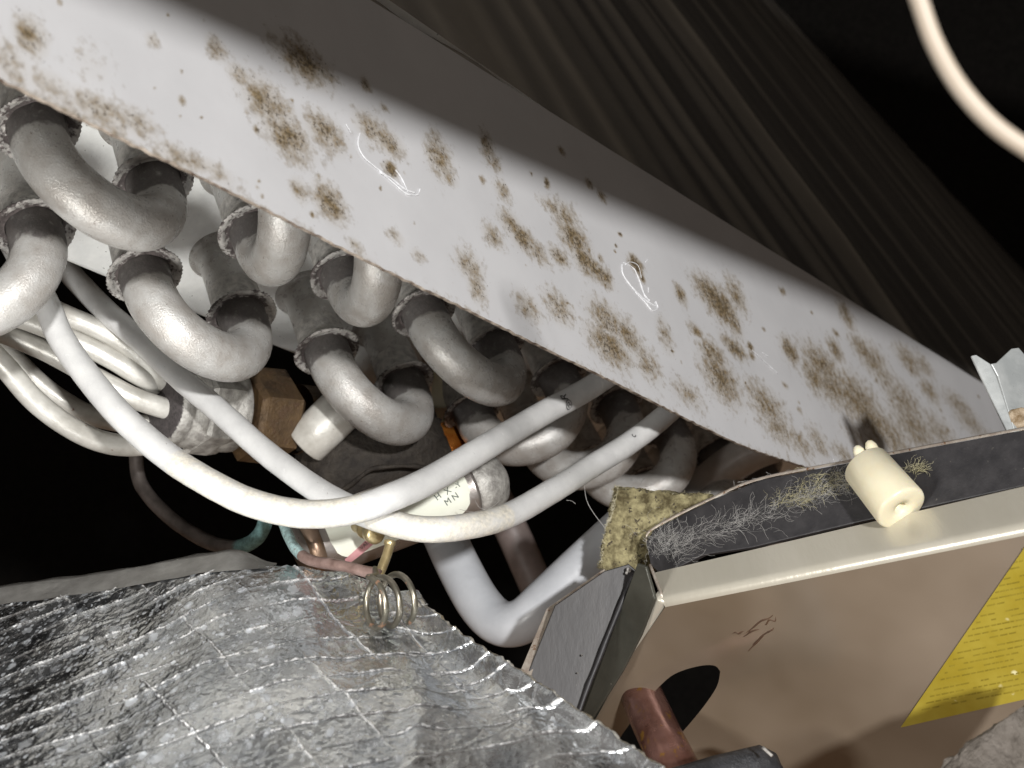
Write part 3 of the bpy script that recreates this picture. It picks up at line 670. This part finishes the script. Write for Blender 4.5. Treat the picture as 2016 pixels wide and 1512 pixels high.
# folded lip along the back
lp = []; lf = []; K = 60
for i in range(K + 1):
    s = .62 * i / K; p = row_eval(ctrl[0], s); h = 4.6 * (1 - ss(.86, 1, i / K)) + .2
    for kk, (dy, dz) in enumerate(((-1.6, -.12), (1.2, .55), (2.2, .9), (3.4, 1.0), (4.2, .7))):
        lp.append(p + Vector((0, dy * 1.5, dz * h * .62 + .35 * noise.noise(Vector((i * .25, kk * .8, 0))))))
for i in range(K):
    for k in range(4): a = i * 5 + k; lf.append((a, a + 1, a + 6, a + 5))
mk('folded_lip', lp, lf, mat('dull_paper_backing', (.17, .165, .155), (.27, .265, .25), .4, .4, .5, .5, .8, .2), foil)

# ================================================================== DRAIN PAN / CABINET FRONT
fl0, fl1 = P(1302, 1182, 287), P(2100, 1020, 236)       # front edge of the ledge
bk0, bk1 = P(1286, 1128, 297), P(2100, 938, 246)        # back edge of the ledge, foot of the flange
pan = thing('drain_pan', 'glossy beige metal pan front with a narrow ledge, black flange and yellow label', 'metal pan', fl0)
dn0, dn1 = P(1040, 1640, 305), P(2100, 1640, 268)
fn = (fl1 - fl0).cross(dn1 - fl0).normalized()
if fn.dot(fl0) > 0: fn = -fn
def onface(x, y): return hitp(x, y, fl0, fn)
e = (fl1 - fl0).normalized(); led_in = ((bk0 - fl0) - e * (bk0 - fl0).dot(e)).normalized(); dnv = fn.cross(e).normalized()
if dnv.z > 0: dnv = -dnv
# ledge with rounded nose
R_ = 1.7; vs = []; fs = []; KX = 60
wl = (bk0 - fl0).length
for i in range(KX + 1):
    t = i / KX; f0 = fl0.lerp(fl1, t); b0 = bk0.lerp(bk1, t); li = (b0 - f0).normalized(); L_ = (b0 - f0).length
    rowp = [b0, f0 + li * (L_ * .6), f0 + li * (L_ * .3), f0 + li * R_]
    c = f0 + li * R_ + dnv * R_
    # arc from ledge top to face
    for q in range(1, 9):
        a = (math.pi / 2) * q / 8; rowp.append(c - dnv * R_ * math.cos(a) - li * R_ * math.sin(a))
    for p in rowp: vs.append(p)
kk = 12
for i in range(KX):
    for j in range(kk - 1): a = i * kk + j; fs.append((a, a + 1, a + kk + 1, a + kk))
mk('ledge', vs, fs, M['beige'], pan)
# face with the oval pipe hole
lb = [vs[i * kk + kk - 1] for i in range(KX + 1)]
bm = bmesh.new(); org = Vector(pan.location) / MM
face_o = bpy.data.meshes.new('front_face')
def toface(p): return p - fn * (p - lb[0]).dot(fn)
outer = [lb[0], lb[-1], hitp(2120, 1640, lb[0], fn), hitp(1010, 1640, lb[0], fn), hitp(1150, 1430, lb[0], fn), hitp(1222, 1320, lb[0], fn)]
outer = [toface(p) for p in outer]
dense = []
for i in range(len(outer)):
    a_, b_ = outer[i], outer[(i + 1) % len(outer)]
    for q in range(6): dense.append(a_.lerp(b_, q / 6))
hole_px = [(1418, 1322), (1412, 1350), (1392, 1382), (1366, 1415), (1335, 1450), (1296, 1488), (1250, 1512), (1216, 1500), (1214, 1466), (1240, 1425), (1270, 1385), (1290, 1360), (1320, 1332), (1350, 1318), (1385, 1310), (1408, 1311)]
hole = crom([toface(hitp(x, y, lb[0], fn)) for x, y in hole_px + [hole_px[0]]], 4)[:-1]
edges = []
for loop in (dense, hole):
    vv = [bm.verts.new((p - org) * MM) for p in loop]
    for i in range(len(vv)): edges.append(bm.edges.new((vv[i], vv[(i + 1) % len(vv)])))
bmesh.ops.triangle_fill(bm, edges=edges, use_beauty=True)
bm.normal_update()
for f in bm.faces:
    if f.normal.dot(fn) < 0: f.normal_flip()
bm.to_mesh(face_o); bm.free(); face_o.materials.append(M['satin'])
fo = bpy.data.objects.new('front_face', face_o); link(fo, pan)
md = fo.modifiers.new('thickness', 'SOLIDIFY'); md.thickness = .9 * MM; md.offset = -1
# rounded corner where the front turns into the grey end piece
pl = [P(1300, 1184, 287), P(1262, 1250, 290), P(1222, 1322, 293), P(1150, 1432, 298), P(1010, 1640, 306)]
tube('rounded_corner', [toface(p) - fn * 1.5 for p in pl], 1.52, M['beige'], pan, 8, 24)
random.seed(5)
for (x, y, L_, a_) in ((1492, 1232, 74, .66), (1478, 1246, 40, .5), (1500, 1254, 62, .72), (1515, 1222, 30, .4), (1486, 1268, 50, .82), (1452, 1246, 26, .2)):
    k_ = [toface(hitp(x + math.cos(a_) * L_ * t_ + random.gauss(0, 2), y - math.sin(a_) * L_ * t_ + random.gauss(0, 2), lb[0], fn)) - fn * .10 for t_ in (-.5, -.2, .1, .35, .5)]
    pth = crom(k_, 6); g_, h_ = tube_geo(pth, [.22 * abs(math.sin(math.pi * (q_ + .5) / len(pth))) * (.6 + .8 * abs(noise.noise(p_ * 1.3))) + .06 for q_, p_ in enumerate(pth)], 8)
    mk('rust_scuff', g_, h_, M['scuff'], pan)
# black flange standing on the back of the ledge
top_px = [(1272, 1066, 298), (1287, 1042, 298), (1400, 984, 295), (1500, 944, 290), (1700, 905, 277), (2016, 846, 256), (2100, 830, 251)]
bot_px = [(2100, 938, 247), (1690, 1028, 271), (1480, 1078, 285), (1385, 1092, 291), (1345, 1112, 294), (1300, 1132, 297), (1280, 1110, 298)]
fpts = [P(*q) for q in top_px + bot_px]
fnrm = (P(*top_px[5]) - P(*top_px[2])).cross(P(*bot_px[5]) - P(*top_px[2])).normalized()
flange = slab('flange', fpts, 1.2, M['black_strip'], pan, fnrm, .2)
# bare metal top edge
tp = [P(*q) for q in top_px]
ev = []; ef = []
dense_t = crom(tp, 10)
for p in dense_t: ev += [p + Vector((0, -.06, .0)), p + Vector((0, -.02, .42)), p + Vector((0, 1.3, .42)), p + Vector((0, 1.3, 0))]
for i in range(len(dense_t) - 1):
    for k in range(3): a = i * 4 + k; ef.append((a, a + 1, a + 5, a + 4))
mk('flange_edge', ev, ef, M['edge_metal'], pan)
# yellow warning label, flat print on the face
lab_px = [(1774, 1430), (2070, 1000), (2090, 1358)]
lf_ = [toface(hitp(x, y, lb[0], fn)) + fn * .35 for x, y in lab_px]
lab = slab('warning_label', lf_, .12, M['yellow'], pan, fn, 0)
lv = []; lff = []
random.seed(3)
for row in range(26):
    y0 = 1408 - row * 11.5 - (row // 5) * 6
    x = 1806 + (1410 - y0) * .72
    xe = 2035
    hh = 3.0
    while x < xe:
        wd = random.uniform(4, 17)
        if random.random() < .86 and row > 0:
            for (dx, dy) in ((0, 0), (wd, 0), (wd, hh), (0, hh)):
                xx = x + dx; yy = y0 + dy - (xx - 1800) * .20
                lv.append(toface(hitp(xx, yy, lb[0], fn)) + fn * .42)
            k = len(lv) - 4; lff.append((k, k + 1, k + 2, k + 3))
        x += wd + random.uniform(2, 5)
pr = mk('label_print', lv, lff, M['yellow_ink'], lab, smooth=False)

# ================================================================== GREY CORNER BRACKET
br = thing('corner_bracket', 'dark grey folded metal bracket with bright cut edge, left of the beige pan', 'bracket', P(1150, 1200, 294))
slab('side_plate', [P(1092, 1192, 296), P(1190, 1124, 297), P(1238, 1110, 297), P(1252, 1122, 296), P(1205, 1235, 294), P(1150, 1372, 291), P(1085, 1560, 286), P(930, 1560, 292), P(1040, 1322, 294)], 1.0, M['dark_steel'], br, None, .2)
slab('return_face', [P(1254, 1110, 296.5), P(1272, 1116, 295), P(1290, 1180, 295), P(1262, 1252, 300), P(1226, 1322, 305), P(1156, 1432, 312), P(1030, 1640, 320), P(1088, 1560, 287), P(1153, 1372, 292), P(1208, 1235, 295)], .8, mat('olive_grey_steel', (.055, .055, .045), (.075, .075, .062), .33, .3, .35, .5, .8, .06, speck=(.35, .33, .28), speck_scale=.6, speck_th=.72), br, None, .25)
slab('cut_edge', [P(1076, 1198, 296), P(1190, 1119, 297.2), P(1193, 1126, 296.5), P(1100, 1190, 295.2), P(1046, 1326, 293), P(935, 1560, 291), P(905, 1560, 292), P(1020, 1330, 294.3)], .9, M['edge_metal'], br, None, .12)
for (a_, b_) in (((1266, 1116, 295), (1290, 1178, 289)), ((1280, 1112, 294), (1305, 1178, 288))):
    tube('seam_edge', [P(*a_), P(*b_)], .33, M['edge_metal'], br, 4, 10)
tube('crease', [P(1247, 1130, 294.5), P(1205, 1232, 293), P(1152, 1368, 290), P(1092, 1540, 286)], .5, M['black_strip'], br, 8, 10, .2)
for (x, y, d, r) in ((1238, 1122, 295, .5), (1234, 1128, 295, .35), (1146, 1290, 292.3, .22), (1137, 1325, 291.4, .18)):
    lathe('solder_speck', P(x, y, d), Vector((0, -1, .1)), [(-.5, .1), (-.3, r * .8), (0, r), (.3, r * .7), (.5, .05)], M['collar'], br, 12, .2)

# ================================================================== WOOL CHUNK
wv = [P(1212, 962, 312), P(1400, 976, 308), P(1420, 1010, 303), P(1300, 1100, 305), P(1285, 1125, 308), P(1180, 1118, 311), P(1200, 1040, 312)]
bm = bmesh.new(); orgw = sum(wv, Vector()) / len(wv)
top = [bm.verts.new(p - orgw) for p in wv]; bot = [bm.verts.new(p + p.normalized() * 12 - orgw) for p in wv]
bm.faces.new(top); bm.faces.new(list(reversed(bot)))
for i in range(len(wv)): bm.faces.new((top[i], bot[i], bot[(i + 1) % len(wv)], top[(i + 1) % len(wv)]))
bmesh.ops.triangulate(bm, faces=bm.faces)
for _ in range(5): bmesh.ops.subdivide_edges(bm, edges=[e_ for e_ in bm.edges if e_.calc_length() > .55], cuts=1, use_grid_fill=True) if len(bm.verts) < 30000 else None
bmesh.ops.recalc_face_normals(bm, faces=bm.faces); bm.normal_update()
dsp = []
for v in bm.verts:
    p = v.co + orgw; dsp.append(v.normal * (.9 * noise.noise(p * .25) + .5 * noise.noise(p * .7) + .35 * noise.noise(p * 1.8)))
for v, d_ in zip(bm.verts, dsp): v.co = (v.co + d_)
surf = [(v.co + orgw, v.normal.copy()) for v in bm.verts if v.normal.y < .3]
for v in bm.verts: v.co *= MM
me = bpy.data.meshes.new('wool_body'); bm.to_mesh(me); bm.free(); me.materials.append(M['wool'])
for p in me.polygons: p.use_smooth = True
wool = thing('insulation_chunk', 'torn chunk of yellow brown glass wool between the bends and the black flange', 'insulation', orgw)
wo = bpy.data.objects.new('wool_body', me); link(wo, wool)
random.seed(11)
def fibres(spec, m, name, parent=None, seg=4):
    V = []; Fc = []
    for pts, r in spec:
        a_, b_ = tube_geo(crom(pts, 4), r, seg, False); o_ = len(V); V += a_; Fc += [tuple(i + o_ for i in f) for f in b_]
    return mk(name, V, Fc, m, parent)
sp = []
for _ in range(2600):
    p, n = random.choice(surf); t_ = Vector((random.gauss(0, 1), random.gauss(0, 1), random.gauss(0, 1))); t_ = (t_ - n * t_.dot(n)).normalized(); L_ = random.uniform(.8, 2.6)
    sp.append(([p - t_ * L_ * .5 - n * .1, p + n * random.uniform(.1, .5), p + t_ * L_ * .5 + n * random.uniform(-.1, .4)], random.uniform(.03, .07)))
wf = fibres(sp, M['lint'], 'wool_fibres', wool, 3); wf['kind'] = 'stuff'

# ================================================================== LINT on the flange
def flp(x, y):  # on the flange's face
    p = hitp(x, y, sum(fpts, Vector()) / len(fpts), fnrm); return p
fnv = fnrm if fnrm.dot(flp(1500, 1000)) < 0 else -fnrm
# ================================================================== NYLON STANDOFF
bax = Vector((.36, -.70, -.60)).normalized(); bc = flp(1728, 952); bc = bc - bc.normalized() * 4.0 + Vector((0, 0, .7))
ny = thing('nylon_standoff', 'stubby cream nylon standoff pushed through the black flange', 'standoff', bc)
# barrel with a bored end
lathe('barrel', bc, bax, [(-4.6, .1), (-4.5, 4.0), (-4.0, 4.6), (7.5, 4.95), (8.0, 4.8), (8.25, 4.4), (8.1, 2.4), (7.9, 1.3), (6.4, 1.2), (6.3, .05)], M['nylon'], ny, 48, .05)
for (x, y) in ((1690, 908), (1714, 898)):
    q = flp(x - 2, y - 2) - fnv * 1.9 + Vector((0, 0, 1.0))
    lathe('prong', q, Vector((-.35, .3, .85)), [(-5, 1.3), (-1, 1.35), (1.5, 1.15), (2.4, .7), (2.7, .05)], M['nylon'], ny, 20)

def strand(x, y, L_, ang, r, lift=.5):
    pts = []; a = ang
    for k in range(5):
        pts.append(flp(x, y) + fnv * (random.uniform(.05, lift)))
        x += math.cos(a) * L_ / 4; y -= math.sin(a) * L_ / 4; a += random.gauss(0, .45)
    return pts, r
a1 = []; a2 = []; a3 = []
for _ in range(460):
    t_ = random.random() ** .8; x = 1296 + t_ * 380; y = 1086 - t_ * 137 + random.gauss(0, 7 + 7 * abs(math.sin(t_ * 9)))
    a1.append(strand(x, y, random.uniform(12, 46), random.gauss(.45, .6), random.uniform(.009, .022)))
for _ in range(160):
    x = random.gauss(1318, 22); y = random.gauss(1078, 16); a3.append(strand(x, y, random.uniform(15, 50), random.uniform(0, 3.1), random.uniform(.009, .024), .9))
for _ in range(270):
    x, y = random.choice(((random.gauss(1555, 26), random.gauss(985, 8)), (random.gauss(1640, 26), random.gauss(945, 9)), (random.gauss(1600, 40), random.gauss(965, 10)), (random.gauss(1800, 10), random.gauss(925, 5))))
    a2.append(strand(x, y, random.uniform(10, 32), random.gauss(.4, .5), random.uniform(.010, .028), .7))
for _ in range(40):
    x = random.uniform(1440, 1700); y = 965 - (x - 1440) * .20; p = P(x, y, 299 - (x - 1440) * .05)
    a3.append(([p, p + Vector((random.gauss(0, .6), -.2, random.uniform(.3, 1.2))), p + Vector((random.gauss(0, 1.4), -.2, random.uniform(.3, 2.2)))], .03))
lint = fibres(a1 + a3, M['lint_grey'], 'lint'); tag(lint, 'pale fuzzy lint fibres clinging to the left part of the black flange', 'lint', kind='stuff')
lint2 = fibres(a2, M['lint_yellow'], 'lint'); tag(lint2, 'yellow lint tufts stuck to the black flange beside the nylon standoff', 'lint', kind='stuff')
hair = fibres([([P(1150, 950, 318), P(1155, 985, 316), P(1172, 1015, 314), P(1190, 1038, 312), P(1200, 1055, 311)], .07), ([P(1115, 985, 318), P(1125, 986, 317), P(1133, 992, 316)], .06),
               ([P(905, 1003, 305), P(935, 1008, 300), P(965, 1000, 296), P(985, 985, 294)], .05), ([P(935, 985, 300), P(945, 1000, 298), P(960, 1004, 297)], .04)], M['lint_grey'], 'loose_fibre')
tag(hair, 'single curled grey fibres hanging between the white feeder tube and the wool', 'lint', kind='stuff')

# ================================================================== COPPER PIPE, RUBBER, MASTIC
cp = tube('copper_pipe', [P(1225, 1290, 330), P(1262, 1368, 308), P(1300, 1450, 292), P(1345, 1540, 280), P(1400, 1650, 270)], 4.6, M['copper'], None, 12, 40, .12)
tag(cp, 'reddish copper pipe coming out of the oval hole in the beige pan', 'pipe')
rb = thing('pipe_insulation', 'black rubber pipe insulation end lying below the copper pipe hole', 'insulation', P(1470, 1510, 262))
r0 = P(1350, 1560, 262); r1 = P(1555, 1500, 274)
lathe('sleeve', r0, r1 - r0, [(-5, 4.8), (0, 4.8), (8, 4.8), (14, 4.7), (18.5, 4.4), (20.5, 3.3), (21.3, 1.2), (21.4, .1)], M['rubber'], rb, 40, .5)
tube('white_nick', [P(1502, 1472, 262), P(1520, 1488, 260)], .35, M['collar'], rb, 4, 8, .2)
bl = [P(1838, 1530, 225), P(1862, 1500, 225), P(1880, 1492, 224), P(1900, 1468, 224), P(1950, 1436, 224), P(2030, 1385, 224), P(2120, 1340, 224), P(2120, 1640, 215), P(1838, 1640, 215)]
bm = bmesh.new(); bo = sum(bl, Vector()) / len(bl)
tv = [bm.verts.new(p - bo) for p in bl]; bvv = [bm.verts.new(p + p.normalized() * 10 - bo) for p in bl]
bm.faces.new(tv); bm.faces.new(list(reversed(bvv)))
for i in range(len(bl)): bm.faces.new((tv[i], bvv[i], bvv[(i + 1) % len(bl)], tv[(i + 1) % len(bl)]))
bmesh.ops.triangulate(bm, faces=bm.faces)
for _ in range(6):
    if len(bm.verts) < 12000: bmesh.ops.subdivide_edges(bm, edges=[e_ for e_ in bm.edges if e_.calc_length() > .8], cuts=1, use_grid_fill=True)
bmesh.ops.recalc_face_normals(bm, faces=bm.faces); bm.normal_update()
for v in bm.verts: v.co = (v.co + v.normal * (.5 * noise.noise(v.co * .4) + .3 * noise.noise(v.co * 1.3))) * MM
me = bpy.data.meshes.new('mastic_block'); bm.to_mesh(me); bm.free(); me.materials.append(M['mastic'])
mb = bpy.data.objects.new('mastic_block', me); link(mb); mb.location = bo * MM
tag(mb, 'rough grey gritty mastic block cut off by the bottom right corner', 'mastic')

# ================================================================== CABLE and ZINC CLIP
cb = tube('cable', [P(1752, -190, 125), P(1772, -100, 125), P(1806, -10, 125), P(1838, 80, 125), P(1885, 165, 125), P(1945, 235, 125), P(2010, 285, 125), P(2100, 335, 125), P(2350, 430, 126), P(2800, 540, 130)], .78, M['cable'], None, 12, 24)
tag(cb, 'cream cable curving through the top right corner, out of focus', 'cable')
cl = thing('zinc_clip', 'bright galvanised folded clip with a notched top at the right edge', 'clip', P(1980, 780, 300))
def ring_fold():
    # two faces meeting along a fold
    a_ = [P(1912, 700, 300), P(1922, 698, 300), P(1950, 716, 299), P(1962, 740, 298), P(1998, 850, 296), P(1984, 852, 296), P(1956, 795, 298)]
    b_ = [P(1951, 716, 299), P(1962, 714, 299.5), P(1992, 686, 302), P(2006, 684, 303), P(2030, 712, 304), P(2060, 740, 306), P(2060, 868, 304), P(1999, 856, 296), P(1964, 740, 298)]
    return a_, b_
a_, b_ = ring_fold()
slab('narrow_leg', a_, .8, M['galv'], cl, None, .2); slab('wide_leg', b_, .8, M['galv'], cl, None, .2)
lathe('rusty_rivet', P(2006, 826, 297), Vector((-.1, -1, .1)), [(-.5, 2.6), (.3, 2.3), (.5, 1.2), (.1, .6), (.1, .05)], mat('rusty_rivet', (.20, .13, .06), (.50, .40, .28), .6, 0, 2, 1, 1.5, .3), cl, 24, .5)

# ------------------------------------------------------------------ foil material: clean mirror-like foil with pale oxide spots and thread lines with sparkle put into the colour
def foil_mat():
    m = M['foil']; nt = m.node_tree; nd = nt.nodes; lk = nt.links
    for n_ in list(nd): nd.remove(n_)
    out = nd.new('ShaderNodeOutputMaterial'); b = nd.new('ShaderNodeBsdfPrincipled'); lk.new(b.outputs[0], out.inputs[0])
    tc = nd.new('ShaderNodeTexCoord'); mp = nd.new('ShaderNodeVectorMath'); mp.operation = 'MULTIPLY'; mp.inputs[1].default_value = (1000, 480, 1000); lk.new(tc.outputs['Object'], mp.inputs[0])
    V = mp.outputs[0]
    def nn(sc, d, r):
        n = nd.new('ShaderNodeTexNoise'); n.inputs['Scale'].default_value = sc; n.inputs['Detail'].default_value = d; n.inputs['Roughness'].default_value = r
        lk.new(V, n.inputs['Vector']); return n.outputs['Fac']
    def mr_(src, a, b_, c, d):
        r = nd.new('ShaderNodeMapRange'); lk.new(src, r.inputs[0])
        for k_, v_ in ((1, a), (2, b_), (3, c), (4, d)):
            if isinstance(v_, (int, float)): r.inputs[k_].default_value = v_
            else: lk.new(v_, r.inputs[k_])
        return r.outputs[0]
    def mth(op, a, b_):
        n = nd.new('ShaderNodeMath'); n.operation = op
        for k_, v_ in ((0, a), (1, b_)):
            if isinstance(v_, (int, float)): n.inputs[k_].default_value = v_
            else: lk.new(v_, n.inputs[k_])
        return n.outputs[0]
    def spots(scale, th):
        v = nd.new('ShaderNodeTexVoronoi'); v.inputs['Scale'].default_value = scale
        w_ = nd.new('ShaderNodeVectorMath'); w_.operation = 'ADD'; nz_ = nd.new('ShaderNodeTexNoise'); nz_.inputs['Scale'].default_value = scale * 2.2; lk.new(V, nz_.inputs['Vector'])
        sc_ = nd.new('ShaderNodeVectorMath'); sc_.operation = 'SCALE'; lk.new(nz_.outputs['Color'], sc_.inputs[0]); sc_.inputs['Scale'].default_value = .55 / scale
        lk.new(V, w_.inputs[0]); lk.new(sc_.outputs[0], w_.inputs[1]); lk.new(w_.outputs[0], v.inputs['Vector'])
        sep = nd.new('ShaderNodeSeparateColor'); lk.new(v.outputs['Color'], sep.inputs[0])
        rad = mr_(sep.outputs[0], th, 1, .05, .62); on = mth('GREATER_THAN', sep.outputs[0], th)
        return mth('MULTIPLY', mth('MULTIPLY', mr_(v.outputs['Distance'], mth('MULTIPLY', rad, .55), rad, 1, 0), on), mr_(sep.outputs[1], 0, 1, .25, .95))
    at = nd.new('ShaderNodeAttribute'); at.attribute_name = 'scrim'; fl_ = nd.new('ShaderNodeAttribute'); fl_.attribute_name = 'flap'
    sp = mth('MAXIMUM', spots(.42, .40), spots(1.05, .32)); sp = mth('MULTIPLY', sp, mr_(fl_.outputs['Fac'], 0, 1, 1, .12))
    sp = mth('MULTIPLY', sp, mr_(nn(.07, 3, .5), .36, .52, .25, 1))
    glint = mth('MULTIPLY', mr_(at.outputs['Fac'], .12, .55, 0, 1), mr_(nn(1.0, 3, .6), .42, .60, .10, 1))  # broken highlights along the threads, painted as pale dashes
    def mixc(f, a, b_):
        x = nd.new('ShaderNodeMix'); x.data_type = 'RGBA'; lk.new(f, x.inputs[0])
        for k_, v_ in ((6, a), (7, b_)):
            if isinstance(v_, tuple): x.inputs[k_].default_value = v_
            else: lk.new(v_, x.inputs[k_])
        return x.outputs[2]
    base = mixc(mr_(nn(.12, 5, .6), .35, .65, 0, 1), (.52, .55, .59, 1), (.88, .90, .92, 1))
    col = mixc(glint, mixc(sp, base, (.60, .63, .67, 1)), (.95, .95, .94, 1))
    lk.new(col, b.inputs['Base Color'])
    lk.new(mth('SUBTRACT', mth('SUBTRACT', mr_(nn(.09, 4, .6), .4, .65, 1.0, .93), mth('MULTIPLY', sp, .7)), mth('MULTIPLY', glint, .6)), b.inputs['Metallic'])
    lk.new(mth('ADD', mr_(nn(.25, 4, .6), .35, .65, .12, .27), mth('MULTIPLY', sp, .22)), b.inputs['Roughness'])
    n0 = None
    for sc_, ds_, st_ in ((.22, .55, .5), (1.1, .18, .9)):
        b2 = nd.new('ShaderNodeBump'); b2.inputs['Strength'].default_value = st_; b2.inputs['Distance'].default_value = ds_ * MM
        lk.new(nn(sc_, 3, .55), b2.inputs['Height'])
        if n0: lk.new(n0, b2.inputs['Normal'])
        n0 = b2.outputs[0]
    b3 = nd.new('ShaderNodeBump'); b3.inputs['Strength'].default_value = .6; b3.inputs['Distance'].default_value = .12 * MM; lk.new(sp, b3.inputs['Height']); lk.new(n0, b3.inputs['Normal'])
    lk.new(b3.outputs[0], b.inputs['Normal'])
foil_mat()
